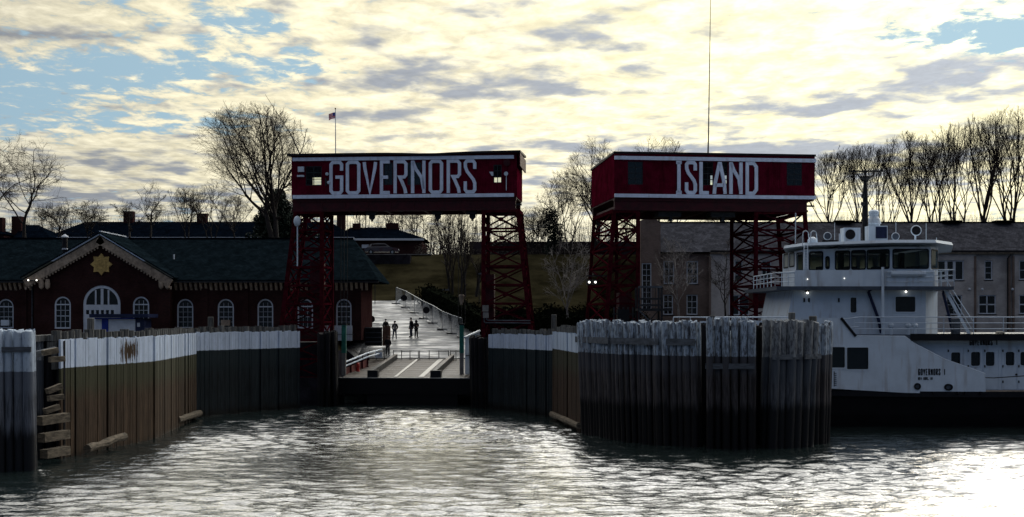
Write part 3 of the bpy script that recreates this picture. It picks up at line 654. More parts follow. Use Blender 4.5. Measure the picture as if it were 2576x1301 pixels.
for w in IW:
    k = MB(); k.plate(fi, rect(*w), [rect(w[0]+.05, w[1]-.05, w[2]+.05, w[3]-.05)], .03, .10)
    for q in (1, 2, 3): k.fbox(fi, w[0]+.05, w[1]-.05, w[2]+(w[3]-w[2])*q/4-.03, w[2]+(w[3]-w[2])*q/4+.03, .04, .09)
    k.fbox(fi, (w[0]+w[1])/2-.02, (w[0]+w[1])/2+.02, w[2]+.05, w[3]-.05, .041, .088)
    wo_ = k.build('window', M_dark, G2); MB().plate(fi, rect(w[0]+.05, w[1]-.05, w[2]+.05, w[3]-.05), (), .062, .07).build('pane', M_thru if w in IW[1:3] else M_glass, wo_)
MB().fbox(fi, 0, fi.u(2050.5), it-.29, it, -.16, -.001).build('trim_strip', M_white, G2)
MB().fbox(fi, 0, fi.u(2050), ib-.29, ib-.01, -.16, -.001).build('trim_strip', M_white, G2)
for ch, a, b2 in (('I', 1027, 1113), ('S', 1130, 1250), ('L', 1275, 1385), ('A', 1408, 1550), ('N', 1575, 1708), ('D', 1738, 1862)):
    mb = MB(); glyph(mb, fi, ch, iuv(a, 300)[0], iuv(b2, 300)[0], it-.31, ib+.01, .27, -.13, -.002); lo = mb.build('letter', M_white, G2); lo['label'] = 'white letter '+ch
ug = fi.u(2031)
gd = MB(); gd.fbox(fi, .05, ug, igb, ibb-.11, .15, .5); gd.fbox(fi, .05, ug, igb+.001, ibb-.111, DI-.5, DI-.15); gd.build('girder', M_girder, G2)
MB().fbox(fi, .0, ug+.05, igb-.02, igb+.14, .05, .65).build('girder_flange', M_girder, G2); MB().fbox(fi, .0, ug+.05, ibb-.26, ibb-.115, .05, .65).build('girder_flange', M_girder, G2)
for k in range(7):
    u = .4+(ug-1.)*k/6; MB().fbox(fi, u-.12, u+.12, igb+.05, igb+.4, .52, DI-.52).build('cross_beam', M_girder, G2)
MB().fbox(fi, ug, ug+.62, igb+.42, igb+.55, .2, .4).build('bracket', M_dark, G2)
for a, b2 in ((1661, 1719), (1794, 1855)):
    k = MB(); k.fbox(fi, fi.u(a), fi.u(b2), igb-.45, igb-.03, .7, 2.2); k.fbox(fi, fi.u(a)+.9, fi.u(a)+1.15, igb-.8, igb-.44, .8, 1.2); k.build('pulley_block', M_dark, G2)
q = fi.uv(1780, 392, 3); q1 = fi.uv(1781.5, 345, 3); q2 = fi.uv(1787.5, -45, 3)
MB().tube([fi.pt(q[0], it-.4, 3), fi.pt(q[0], it+.3, 3), fi.pt(q[0]+.01, it+.5, 3), fi.pt(q1[0], q1[1], 3), fi.pt(q2[0], q2[1], 3)], [.14, .14, .07, .05, .02], 8).build('whip_antenna', M_dark, G2)
lattice_tower(G2, fi, (fi.u(1546), fi.u(1606)), (fi.u(1516), fi.u(1606)), igb, zfoot, .25, 8.8, 9)
lattice_tower(G2, fi, (fi.u(1903), fi.u(2026)), (fi.u(1903), fi.u(2055)), igb, zfoot, .25, 7.0, 9)
def iv(py, px=1550): return fi.uv(px, py)[1]
MB().fbox(fi, fi.u(1570), fi.u(1602), iv(800), iv(735), 2.0, 3.2).build('counterweight', M_girder, G2)
MB().fbox(fi, fi.u(1912), fi.u(1960), iv(775), iv(715), 2.0, 3.2).build('counterweight', M_girder, G2)
for px in (1481.6, 1497):
    q = fi.uv(px, 710, 2.5); k = MB().fbox(fi, q[0]-.2, q[0]+.2, q[1]-.22, q[1]+.22, 2.5, 2.7).build('floodlight', M_dark, G2)
    MB().ball(fi.pt(q[0], q[1], 2.47), .09, 10, 6).build('bulb', M_lamp, k)
q = fi.uv(1475, 700, 2.6); MB().beam(fi.pt(q[0], q[1]+.2, 2.7), fi.pt(fi.u(1530, 2.6), q[1]+.2, 2.7), .1, .1).build('light_bracket', M_dark, G2)
# footing piers of the gantries
for nm, f, a, b2, lb in (('concrete_pier', fg, 686, 836, 'low dark concrete pier under the left legs of the gantry with flagpole'), ('concrete_pier', fg, 1212, 1350, 'concrete pier under the legs beside the inner right plank wall'),
                         ('concrete_pier', fi, 1505, 1612, 'concrete pier behind the tall pile cluster, under the sloping leg'), ('concrete_pier', fi, 1898, 2060, 'concrete pier behind the pile cluster, nearest the ferry')):
    zt_ = zfoot; o = MB().fbox(f, f.u(a), f.u(b2), -3, zt_, -.25, 4.2 if f is fg else 7.7).build(nm, M_stone); tag(o, lb, 'pier')
# ------------------------------------------------------------------ transfer ramp (aligned with the gantry)
fr = Face(wx(835, 106.6), 106.6, R(-5.2))
def rq(px, b, z): return fr.pt(fr.u(px), z, b)
RP = thing('vehicle_ramp', fr.pt(fr.u(1040), 2.2, 5), 'steel and timber vehicle ramp lowered into the slip with black outer edge', 'ramp')
LEN = 11.5; z0r, z1r = 2.2, 3.32
def rz(b): return z0r+(z1r-z0r)*b/LEN
uA, uB = fr.u(862), fr.u(1178); npl = 46
M_plankd = mat('ramp_planks', (.060, .046, .034), .6, .45, 3, .4, stretch=(.5, 1, 1), spec=.5)
pw = LEN/npl
pm = MB(); pm.box((uA, 0, -.06), (uB, pw-.02, .06)); pme = bpy.data.meshes.new('plank'); pme.from_pydata(pm.v, [], pm.f); pme.materials.append(M_plankd)
for k in range(npl):
    b0 = k*pw
    o = bpy.data.objects.new('plank', pme); COL.objects.link(o); o.parent = RP
    o.location = fr.pt(0, rz(b0)-.06+random.uniform(-.008, .008), b0)-ORG[RP.name]; o.rotation_euler = (math.atan2(z1r-z0r, LEN), 0, R(-5.2))
M_strip = mat('worn_steel_strip', (.26, .25, .23), .45, .3, 2, metal=.3, spec=.6)
for a, w in ((fr.u(990), .24), (fr.u(1052), .42)):
    MB().hexa([fr.pt(a, rz(0)+.015, .05), fr.pt(a+w, rz(0)+.015, .05), fr.pt(a+w, rz(LEN)+.015, LEN), fr.pt(a, rz(LEN)+.015, LEN), fr.pt(a, rz(0)+.05, .05), fr.pt(a+w, rz(0)+.05, .05), fr.pt(a+w, rz(LEN)+.05, LEN), fr.pt(a, rz(LEN)+.05, LEN)]).build('wheel_strip', M_strip, RP)
for a, w in ((fr.u(926), .34), (fr.u(1084), .34)):
    MB().fbox(fr, a-.05, a+.80, rz(0)-.05, rz(0)+.56, -.12, .55).build('end_block', M_black, RP)
    MB().hexa([fr.pt(a, rz(0)-.05, -.1), fr.pt(a+w, rz(0)-.05, -.1), fr.pt(a+w, rz(LEN)-.05, LEN), fr.pt(a, rz(LEN)-.05, LEN), fr.pt(a, rz(0)+.5, -.1), fr.pt(a+w, rz(0)+.5, -.1), fr.pt(a+w, rz(LEN)+.4, LEN), fr.pt(a, rz(LEN)+.4, LEN)]).build('kerb_beam', M_black, RP)
    MB().hexa([fr.pt(a+.02, rz(0)+.502, .6), fr.pt(a+w-.02, rz(0)+.502, .6), fr.pt(a+w-.02, rz(LEN)+.402, LEN), fr.pt(a+.02, rz(LEN)+.402, LEN), fr.pt(a+.02, rz(0)+.54, .6), fr.pt(a+w-.02, rz(0)+.54, .6), fr.pt(a+w-.02, rz(LEN)+.44, LEN), fr.pt(a+.02, rz(LEN)+.44, LEN)]).build('kerb_cap', M_plankd, RP)
ed = MB(); ed.fbox(fr, fr.u(836), fr.u(1192), .85, 2.13, -.45, -.03); ed.fbox(fr, fr.u(925), fr.u(1152), -1.2, .86, -.35, .4); ed.build('end_girder', M_hull, RP)
MB().fbox(fr, fr.u(870), fr.u(1180), 1.2, 1.9, .3, 10.5).build('underframe', M_hull, RP)
MB().fbox(fr, fr.u(840), fr.u(1190), 2.131, 2.2, -.5, .04).build('lip_plate', M_strip, RP)
# gates across the ramp's shore end
GT = None
def gate(px0, px1, b, label, panels):
    a, c = fr.u(px0, b), fr.u(px1, b); z0 = 3.25; z1 = 4.05
    o = thing('barrier_gate', fr.pt((a+c)/2, z0, b), label, 'gate', 'low pipe gates across the top of the ramp')
    MB().beam(fr.pt(a, z1, b), fr.pt(c, z1, b), .07, .07).build('top_rail', M_dark, o); MB().beam(fr.pt(a, z0+.12, b), fr.pt(c, z0+.12, b), .06, .06).build('bottom_rail', M_dark, o)
    for k in range(panels+1):
        u = a+(c-a)*k/panels; MB().beam(fr.pt(u, z0, b), fr.pt(u, z1+.06, b), .07, .07).build('post', M_dark, o)
    return o
gate(989, 1052, 11.2, 'dark pipe gate, left leaf of the pair closing the ramp', 3); gate(1055, 1128, 11.2, 'dark pipe gate, right leaf of the pair closing the ramp', 3)
o = gate(928, 966, 10.6, 'short dark gate with a white board, at the left kerb of the ramp', 2)
MB().fbox(fr, fr.u(944, 10.6), fr.u(962, 10.6), 3.45, 3.98, 10.5, 10.54).build('board', M_ship, o)
gate(1133, 1160, 10.9, 'short dark gate beside the green post at the right of the ramp', 2)
# side walkway rail and wall, left of ramp
GR = thing('guard_rail', fr.pt(fr.u(905), 2.4, 4), 'double white guard rail climbing along the left side of the ramp', 'railing')
pa = [P(868, 911, 108), P(925, 888, 112.5), P(960, 879, 118)]
for dz_ in (0, -.32):
    MB().tube([p+Vector((0, 0, dz_)) for p in pa], .075, 6).build('rail', M_ship, GR)
for k in range(5):
    p = pa[0].lerp(pa[1], k/4) if k < 4 else pa[1]; MB().beam(p+Vector((0, 0, -1.5)), p+Vector((0, 0, .02)), .09, .09).build('post', M_steelb, GR)
pq = [p+Vector((0, 0, -.5)) for p in pa]
mbw = MB(); mbw.add([pq[0]+Vector((0, .2, 0)), pq[1]+Vector((0, .2, 0)), pq[1]+Vector((0, .2, -.9)), pq[0]+Vector((0, .2, -.9)), pq[0]+Vector((0, .32, 0)), pq[1]+Vector((0, .32, 0)), pq[1]+Vector((0, .32, -.9)), pq[0]+Vector((0, .32, -.9))], [(0, 1, 2, 3), (7, 6, 5, 4), (0, 4, 5, 1), (2, 6, 7, 3), (1, 5, 6, 2), (0, 3, 7, 4)]); mbw.build('side_panel', mat('oxide_panel', (.15, .05, .045), .6, .4, 3), GR)
hy = thing('hydrant', P(900, 935, 109), 'small red hydrant post against the left guard rail of the ramp', 'hydrant')
M_hyd = mat('hydrant_red', (.30, .02, .02), .45, .3, 4)
MB().lathe(P(900, 935, 109), [(.16, 0), (.16, .1), (.11, .12), (.11, .55), (.14, .58), (.12, .68), (.03, .76)], 12).build('barrel', M_hyd, hy)
MB().lathe(P(900, 935, 109)+Vector((-.17, 0, .42)), [(.05, 0), (.05, .34)], 8, Vector((1, 0, 0))).build('nozzle', M_hyd, hy)
# green lifting posts with cables
def lift_post(px, label, w=11):
    Yp = 107.6; o = thing('lifting_post', P(px, 950, Yp), label, 'post', 'green lifting posts either side of the ramp')
    t_, m_, b_ = wz(818, Yp), wz(888, Yp), wz(960, Yp); x = wx(px, Yp); r = w/2/F*Yp
    MB().box((x-r, Yp-r, m_), (x+r, Yp+r, t_)).build('upper_post', M_green, o)
    MB().box((x-r*.9, Yp-r*.9, b_), (x+r*.9, Yp+r*.9, m_-.002)).build('lower_post', M_conc, o)
    MB().box((x-r*1.3, Yp-r*1.3, t_+.002), (x+r*1.3, Yp+r*1.3, t_+.14)).build('cap', M_dark, o)
    for d in (-.28, 0, .28):
        MB().tube([(x+d, Yp, t_+.1), (x+d*.9, Yp+.1, zgb)], .028, 5).build('cable', M_black, o)
    return o, x, Yp, t_
lift_post(865, 'green lifting post in front of the last arched window')
o, x, Yp, t_ = lift_post(1161, 'green lifting post beside the white slatted screen')
MB().lathe((x, Yp-.1, wz(767, Yp)), [(.10, 0), (.18, .25), (.26, .75), (.2, .85)], 8).build('cable_weight', M_tan, o)
# white slatted screen right of ramp
SC = thing('slatted_screen', P(1180, 940, 107), 'white vertical-board screen with sloping top right of the ramp', 'screen')
for k in range(8):
    px = 1172+k*4.6; Yk = 107.2+k*.35; x = wx(px, Yk); MB().box((x-.07, Yk, wz(942, Yk)), (x+.07, Yk+.04, wz(846-k*2, Yk))).build('board', M_ship, SC)
MB().beam(P(1168, 849, 107), P(1206, 832, 109.8), .16, .12).build('top_rail', M_ship, SC)
MB().beam(P(1172, 895, 107.1), P(1204, 890, 109.7), .06, .08).build('mid_rail', M_dark, SC)
# ------------------------------------------------------------------ timber: piles, walls
def pile_mesh(seed, h=10.0):
    rn = random.Random(seed); mb = MB(); n = 9; lv = 7; k = 0
    for i in range(lv):
        z = h*i/(lv-1)-3; r = 1.0*(1.04-.10*i/(lv-1)); ox, oy = rn.uniform(-.06, .06), rn.uniform(-.06, .06)
        for j in range(n):
            a = 2*math.pi*j/n; rr = r*(1+rn.uniform(-.06, .06)); zz = z+(rn.uniform(-.10, .06) if i == lv-1 else 0)
            mb.v.append((rr*math.cos(a)+ox, rr*math.sin(a)+oy, zz))
    for i in range(lv-1):
        for j in range(n):
            a = i*n+j; b = i*n+(j+1) % n; mb.f.append((a, b, b+n, a+n))
    mb.f.append(tuple((lv-1)*n+j for j in range(n)))
    me = bpy.data.meshes.new('pile'); me.from_pydata(mb.v, [], mb.f); me.polygons.foreach_set('use_smooth', [True]*(len(me.polygons)-1)+[False]); return me
def pmesh_set(m):
    r = []
    for s_ in range(5): me = pile_mesh(s_); me.materials.append(m); r.append(me)
    return r
PM = pmesh_set(M_pile); PML = pmesh_set(M_pilel); PM2 = pmesh_set(M_pile2); PMB = pmesh_set(M_pileblk)
def dolphin(label, pts, zt, r=.24, meshes=PM, lean=.035, wales=((4.95, 5.25),), wmat=M_wale, rows=1, jit=.12, back=Vector((0, 1, 0)), group='timber pile dolphins guarding the slips', name='pile_cluster'):
    """piles every 2r along a polyline of (X, Y)"""
    P0 = [Vector((a, b, 0)) for a, b in pts]
    seg = [(P0[i+1]-P0[i]).length for i in range(len(P0)-1)]; tot = sum(seg)
    c = sum(P0, Vector())/len(P0); o = thing(name, (c.x, c.y, 0), label, 'pile cluster', group)
    def at(d):
        for i, s_ in enumerate(seg):
            if d <= s_ or i == len(seg)-1:
                return P0[i].lerp(P0[i+1], min(1.0, d/s_)), (P0[i+1]-P0[i]).normalized()
            d -= s_
    d = r; k = 0
    while d < tot:
        for row in range(rows):
            rr = r*random.uniform(.68, 1.16); p, t_ = at(min(d, tot)); nrm = Vector((t_.y, -t_.x, 0))
            if nrm.dot(back) > 0: nrm = -nrm
            p = p+nrm*random.uniform(-.06, .06)-nrm*row*r*2.0
            top = zt+random.uniform(-jit, jit); s_z = (top+3)/10.0
            tilt = lean*random.uniform(.7, 1.25)
            q = p+nrm*(tilt*(top))         # foot stands forward of the head
            ang = math.atan2(nrm.y, nrm.x)
            rot = (Matrix.Rotation(-tilt, 3, Vector((nrm.y, -nrm.x, 0)))).to_euler() if tilt else (0, 0, 0)
            ob = inst('pile', random.choice(meshes), o, (q.x, q.y, -3+3*s_z), rot, (rr, rr, s_z))
            ob.rotation_euler.rotate_axis('Z', random.uniform(0, 6.28))
        d += 2*r*random.uniform(.86, .98)
    for z0, z1 in wales:
        for i in range(len(P0)-1):
            t_ = (P0[i+1]-P0[i]).normalized(); nrm = Vector((t_.y, -t_.x, 0))
            if nrm.dot(back) > 0: nrm = -nrm
            off = nrm*(r*1.0+lean*(zt-(z0+z1)/2)+.46)
            a, b = P0[i]+off, P0[i+1]+off
            MB().beam(a+Vector((0, 0, (z0+z1)/2)), b+Vector((0, 0, (z0+z1)/2)), .10, z1-z0).build('wale', wmat, o)
    return o
dolphin('whitewashed timber piles at the near left edge of the slip', [(wx(-150, 61), 61.5), (wx(-40, 61), 60.4), (wx(90, 60.6), 60.6)], 6.45, .24, PML, jit=.06, wales=((5.45, 5.68),), lean=.05, rows=2)
dolphin('long pile cluster with two dark wales and broken whitewash, right of the orange panel', [(wx(1476, 80), 80.0), (wx(1560, 75.2), 75.2), (wx(1680, 72.2), 72.2), (wx(1762, 71), 71.1)], 6.78, .225, rows=2, wales=((5.52, 5.88),), lean=.04)
dolphin('middle pile cluster with gapped white piles between its two neighbours', [(wx(1776, 70.8), 70.9), (wx(1900, 70.3), 70.4)], 6.95, .24, rows=2, wales=((6.33, 6.58), (4.28, 4.58)), lean=.06, jit=.1)
dolphin('stripped grey pile cluster nearest the ferry bow', [(wx(1920, 70.4), 70.5), (wx(1990, 71.3), 71.3), (wx(2030, 72.4), 72.4)], 6.85, .29, PM2, rows=2, wales=((4.78, 5.05),), lean=.05, jit=.1)
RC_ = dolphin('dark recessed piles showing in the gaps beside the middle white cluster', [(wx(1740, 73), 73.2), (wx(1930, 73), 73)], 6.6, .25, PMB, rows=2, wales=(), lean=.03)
MB().box((wx(1735, 74), 74.1, -3), (wx(2040, 74), 74.3, 6.2)).build('added_dark_sheet', M_hull, RC_)  # unseen black sheet added behind the piles to keep their gaps dark
dolphin('three short whitewashed piles rounding the corner beside the ferry hull', [(wx(2028, 72.6), 72.6), (wx(2064, 73.6), 73.6), (wx(2072, 77), 77)], 6.7, .21, wales=(), lean=.025)
MP = [((1470, 78), 3)]
dolphin('black tarred piles at the foot of the left gantry leg', [(wx(800, 103.6), 103.6), (wx(832, 103.9), 103.9), (wx(838, 108), 108)], 5.85, .24, PMB, rows=2, wales=(), lean=.03)
dolphin('black tarred piles at the inner end of the right plank wall', [(wx(1194, 103.5), 106), (wx(1196, 102.3), 102.6), (wx(1224, 101.6), 101.8)], 5.5, .24, PMB, rows=2, wales=(), lean=.02)
def plank_wall(label, pts, zt, m, w=.30, sill=None, cop=True, group='plank fender walls lining the slip', gaps=(), slope=0.0, camside=1, wales=()):
    P0 = [Vector((a, b, 0)) for a, b in pts]; c = sum(P0, Vector())/len(P0)
    o = thing('fender_wall', (c.x, c.y, 0), label, 'fender wall', group)
    seg = [(P0[i+1]-P0[i]).length for i in range(len(P0)-1)]
    mes = []
    for s_ in range(4):
        rn = random.Random(s_); b = MB(); h = 9.0
        b.hexa([(-.5, -.5, 0), (.5, -.5, 0), (.5, .5, 0), (-.5, .5, 0), (-.5, -.5, h+rn.uniform(-.03, .03)), (.5, -.5, h+rn.uniform(-.03, .03)), (.5, .5, h), (-.5, .5, h)])
        me = bpy.data.meshes.new('plank'); me.from_pydata(b.v, [], b.f); me.materials.append(m); mes.append(me)
    for i, s_ in enumerate(seg):
        t_ = (P0[i+1]-P0[i]).normalized(); nrm = Vector((t_.y, -t_.x, 0))*camside; a = math.atan2(t_.y, t_.x); d = 0
        while d < s_-.05:
            pw_ = min(w*random.uniform(.7, 1.35), s_-d); p = P0[i]+t_*(d+pw_/2)
            deep = random.random() < .10
            off = nrm*(random.uniform(-.018, .018)-(.09 if deep else 0))
            top = zt+random.uniform(-.05, .04)
            ob = inst('plank', random.choice(mes), o, (p.x+off.x, p.y+off.y, -3), (0, 0, a), (pw_-.018, .12, (top+3)/9.0)); d += pw_
        if cop:
            q = -nrm*.5
            for z_, hh in ((zt-.30, .28), (zt+.05, .3)):
                n_ = max(1, int(s_/4))
                for k in range(n_):
                    A = P0[i].lerp(P0[i+1], k/n_+.004)+q; B = P0[i].lerp(P0[i+1], (k+1)/n_-.004)+q; zz = z_+random.uniform(-.05, .05)
                    MB().beam(A+Vector((0, 0, zz)), B+Vector((0, 0, zz)), .42, hh).build('coping_timber', M_plankroof, o)
            nb_ = int(s_/.66)
            for k in range(nb_):
                A = P0[i].lerp(P0[i+1], (k+.5)/nb_)-nrm*.36
                MB().lathe((A.x, A.y, zt-1.5), [(.25, 0), (.25, 1.5+.36+random.uniform(-.08, .14))], 8).build('backing_pile', M_plankroof, o)
    return o
LW = [(wx(150, 65.2), 65.2), (wx(388, 75.9), 75.9), (wx(492, 91.5), 91.5)]
A1 = plank_wall('weathered brown plank wall with white top, on the left side of the slip', LW, 5.93, M_wallwash)
plank_wall('dark plank wall with white top, ending at the left gantry leg', [(wx(494, 91.9), 91.9), (wx(600, 96), 96.5), (wx(753, 102.2), 102.2)], 5.98, M_walldark)
plank_wall('dark plank wall with white top at the inner right of the slip', [(wx(1229, 101.6), 101.6), (wx(1310, 97.5), 97.5), (wx(1390, 92.5), 92.5)], 5.78, M_walldark, camside=1)
plank_wall('short brown and rust stained panel wall just left of the long pile cluster', [(wx(1392, 92.3), 92.3), (wx(1462, 79.8), 79.8)], 6.02, bandwood('rust_planks', 4.85, (.050, .031, .021), (.036, .040, .026), -.1, wear=.08), w=.5, camside=1)
# open crib with broken timbers between near dolphin and brown wall
CR = thing('timber_crib', (wx(125, 64.5), 64.5, 0), 'broken timber crib in the gap at the near left corner of the slip', 'timber crib')
for px in (88, 100, 112, 126, 140, 154): inst('pile', random.choice(PMB if px > 110 else PM2), CR, (wx(px, 65.6), 65.6+random.uniform(-.1, .3), 0), (0, 0, 0), (.22, .2, .86 if px < 120 else .84))
for y0_, y1_, tx in ((1040, 1070, 98), (1086, 1110, 104), (1127, 1150, 110)):
    A = P(tx, (y0_+y1_)/2+4, 62.6); B = P(168, (y0_+y1_)/2-6, 64.2); MB().beam(A, B, .45, .42).build('split_timber', M_log, CR)
for px, py in ((108, 888), (125, 905), (118, 985), (122, 1003), (112, 1035)):
    A = P(px, py, 63.3); MB().beam(A, A+Vector((.5, .55, random.uniform(-.1, .25))), .3, .26).build('split_timber', M_log, CR)
MB().beam(P(84, 893, 63.6), P(140, 880, 64.6), .25, .3).build('wale', M_wale, CR)
MB().beam(P(82, 852, 65), P(150, 848, 66.5), .5, .3).build('coping_timber', M_plankroof, CR)
for (xa, ya, Ya), (xb, yb, Yb), lb, r_ in (((218, 1130, 66.4), (312, 1098, 70.5), 'split rub log low on the brown plank wall, nearer the camera', .22), ((446, 1057, 84), (503, 1040, 91), 'split rub log low on the brown plank wall, at its far end', .22), ((1388, 1042, 90.5), (1458, 1072, 79.6), 'long rub log at the foot of the rust stained panel wall', .2)):
    A, B = P(xa, ya, Ya), P(xb, yb, Yb); m_ = MB(); pts = [A.lerp(B, k/6)+Vector((random.uniform(-.03, .03), random.uniform(-.03, .03), random.uniform(-.03, .03))) for k in range(7)]
    m_.tube(pts, [r_*random.uniform(.85, 1.1) for _ in pts], 8); tag(m_.build('rub_log', M_log), lb, 'log', 'rub logs on the fender walls')
# single standing posts
for px, py0, py1, Yp, w, lb in ((228, 800, 850, 80, 17, 'thick greenish bollard post behind the brown plank wall'), (530, 797, 835, 100, 15, 'pale bollard post by the second window right of the gable'), (1393, 791, 835, 97, 14, 'grey bollard post behind the right plank wall'),
                                (1792, 793, 812, 74, 13, 'short post standing above the long pile cluster'), (2044, 795, 812, 73, 20, 'squat weathered post head above the cluster by the ferry'), (1991, 786, 815, 74, 17, 'round post head against the ferry house')):
    r_ = w/2/F*Yp; tag(MB().lathe(P(px, py1+40, Yp), [(r_, 0), (r_, (py1+40-py0)/F*Yp*.98), (r_*.8, (py1+40-py0)/F*Yp)], 12).build('bollard_post', M_plankroof, smooth=False), lb, 'bollard', 'bollard posts rising behind the timber walls')
# ------------------------------------------------------------------ brick terminal building, left
TY = 118.0; ft = Face(0, TY, 0)
def tu(px): return wx(px, TY)
def tv(py): return wz(py, TY)
B1 = thing('terminal_building', (tu(480), TY, 5), 'long dark brick ferry terminal with slate roof, central gable and arched white windows', 'building')
wins = [(-6, 34), (445, 486), (547, 588), (647, 687), (748, 787), (845, 884)]
zs, za = tv(826), tv(752); zg = 5.0; ze = tv(706)
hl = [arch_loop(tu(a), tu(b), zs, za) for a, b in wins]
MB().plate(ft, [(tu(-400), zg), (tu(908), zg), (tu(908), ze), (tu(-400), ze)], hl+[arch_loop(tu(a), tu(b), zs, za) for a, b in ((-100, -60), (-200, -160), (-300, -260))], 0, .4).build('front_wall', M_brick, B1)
BD = 9.0
MB().box((tu(908)-.4, TY+.401, zg), (tu(908), TY+BD, ze)).build('end_wall', M_brick, B1); MB().box((tu(-400), TY+.401, zg), (tu(-400)+.4, TY+BD, ze)).build('end_wall', M_brick, B1)
MB().box((tu(-400), TY+BD+.001, zg), (tu(908), TY+BD+.4, ze)).build('back_wall', M_brick, B1)
for i, (a, b) in enumerate(wins+[(-100, -60), (-200, -160), (-300, -260)]):
    w = window(ft, B1, tu(a), tu(b), zs, za, 3, 4, True, .12, .12, .16, rail=2, sill=False, muntin=.02)
    mb = MB(); u0, u1 = tu(a)-.12, tu(b)+.12; r_o = (u1-u0)/2; cc = (u0+u1)/2; s_ = za-(tu(b)-tu(a))/2; n = 10     # brick hood
    for k in range(n):
        t0, t1 = math.pi*k/n, math.pi*(k+1)/n
        q = [(cc+r*math.cos(t), s_+r*math.sin(t)) for r, t in ((r_o, t0), (r_o+.2, t0), (r_o+.2, t1), (r_o, t1))]
        mb.hexa([ft.pt(u, v, -.06) for u, v in q]+[ft.pt(u, v, -.001) for u, v in q])
    mb.build('arch_hood', M_brick, B1)
    if i in (1, 2, 4, 0): MB().box((tu(a)+.15, TY+.30, zs+(.15 if i != 4 else 1.4)), (tu(b)-.15, TY+.33, zs+(1.35, .95, 1.3, 0, 2.1)[i])).build('roller_blind', M_tan, w)
    if i in (0, 2): MB().box((tu(a)+.35, TY-.18, zs+.25), (tu(b)-.35, TY+.2, zs+.75)).build('air_conditioner', M_tan if i else M_ship, B1)
for px in (60, 515, 617, 717, 816, 901):   # shallow pilasters
    MB().box((tu(px)-.28, TY-.12, zg), (tu(px)+.28, TY-.001, ze-.32)).build('pilaster', M_brick, B1)
# projecting gable bay
GYY = TY-1.3; fgb = Face(0, GYY, 0)
def bu(px): return wx(px, GYY)
def bv(py): return wz(py, GYY)
g0, g1, gc = bu(86), bu(428), bu(257); gza = bv(700); gzp = bv(598)
dz0, dz1 = bu(209), bu(303)
door_hole = arch_loop(dz0, dz1, zg, bv(718), 16)
side = [(137, 178), (334, 375)]
MB().plate(fgb, [(g0, zg), (g1, zg), (g1, gza), (gc, gzp-.25), (g0, gza)], [[(u, max(v, zg+.001)) for u, v in door_hole]]+[arch_loop(bu(a), bu(b), bv(827), bv(746)) for a, b in side], 0, .4).build('gable_wall', M_brick, B1)
for u in (g0, g1-.3): MB().box((u, GYY+.401, zg), (u+.3, TY-.001, gza)).build('return_wall', M_brick, B1)
for a, b in side: window(fgb, B1, bu(a), bu(b), bv(827), bv(746), 3, 4, True, .13, .08, .16, rail=2)
# central arched door screen
mb = MB(); fanl = bv(768)
mb.plate(fgb, arch_loop(dz0, dz1, zg+.01, bv(718), 16), [arch_loop(dz0+.24, dz1-.24, fanl+.05, bv(718)-.24, 14)]+[rect(dz0+.24+k*.44, dz0+.24+k*.44+.28, bv(791), bv(780)) for k in range(6)], .05, .18)
W4 = mb.build('entrance_screen', M_trim, B1)
for k, du in enumerate((-.85, -.28, .28, .85)):
    if k in (1, 2): hgt = bv(718)-.26
    cc = (dz0+dz1)/2
    if k < 3: pass
    mid = cc+(-.57, 0, .57)[k] if k < 3 else None
    if mid is not None: MB().fbox(fgb, mid-(.07 if k != 1 else .12), mid+(.07 if k != 1 else .12), fanl+.06, bv(718)-(.28 if k == 1 else .42), .07, .15).build('mullion', M_trim, W4)
MB().plate(fgb, arch_loop(dz0+.24, dz1-.24, fanl+.05, bv(718)-.24, 14), (), .16, .17).build('pane', M_glass, W4)
MB().fbox(fgb, dz0+.2, dz1-.2, bv(792), bv(779), .182, .19).build('pane', M_glass, W4)
for k in range(2): MB().fbox(fgb, dz0+.25+k*1.45, dz0+.25+k*1.45+1.35, zg+.05, bv(795), .01, .048).build('door_leaf', M_trim, B1)
# bargeboards and gable roof
def barge(ua, va, ub, vb, name, m, w0, w1, b0, b1):
    d = Vector((ub-ua, vb-va)).normalized(); n_ = Vector((d.y, -d.x));
    if n_.y > 0: n_ = -n_
    q = [(ua+n_.x*w0, va+n_.y*w0), (ub+n_.x*w0, vb+n_.y*w0), (ub+n_.x*w1, vb+n_.y*w1), (ua+n_.x*w1, va+n_.y*w1)]
    return MB().hexa([fgb.pt(u, v, b0) for u, v in q]+[fgb.pt(u, v, b1) for u, v in q]).build(name, m, B1)
pk = (gc, bv(592)); el = (bu(62), bv(703)); er = (bu(440), bv(702))
for e in (el, er):
    barge(pk[0], pk[1], e[0], e[1], 'bargeboard', M_tan, .10, .78, -.55, -.42)
    barge(pk[0], pk[1]+.12, e[0], e[1]+.12, 'verge_board', M_plankroof, -.02, .10, -.75, -.3)
    ln = math.hypot(e[0]-pk[0], e[1]-pk[1]); nb_ = int(ln/.30)     # carved drops along the bargeboard
    for k in range(1, nb_):
        t_ = k/nb_; u = pk[0]+(e[0]-pk[0])*t_; v = pk[1]+(e[1]-pk[1])*t_-.92
        MB().fbox(fgb, u-.07, u+.07, v-.16, v+.10, -.50, -.43).build('carved_drop', M_tan, B1)
    # roof slopes of the gable running back into the main roof
    sgn = 1 if e is er else -1
    q = [fgb.pt(pk[0], pk[1]+.14, -.8), fgb.pt(e[0]+sgn*.1, e[1]+.10, -.8), fgb.pt(e[0]+sgn*.1, e[1]+.10, 1.6), fgb.pt(pk[0], pk[1]+.14, 8.6)]
    MB().hexa([p+Vector((0, 0, -.02)) for p in q]+[p+Vector((0, 0, .10)) for p in q]).build('gable_roof', M_slate, B1)
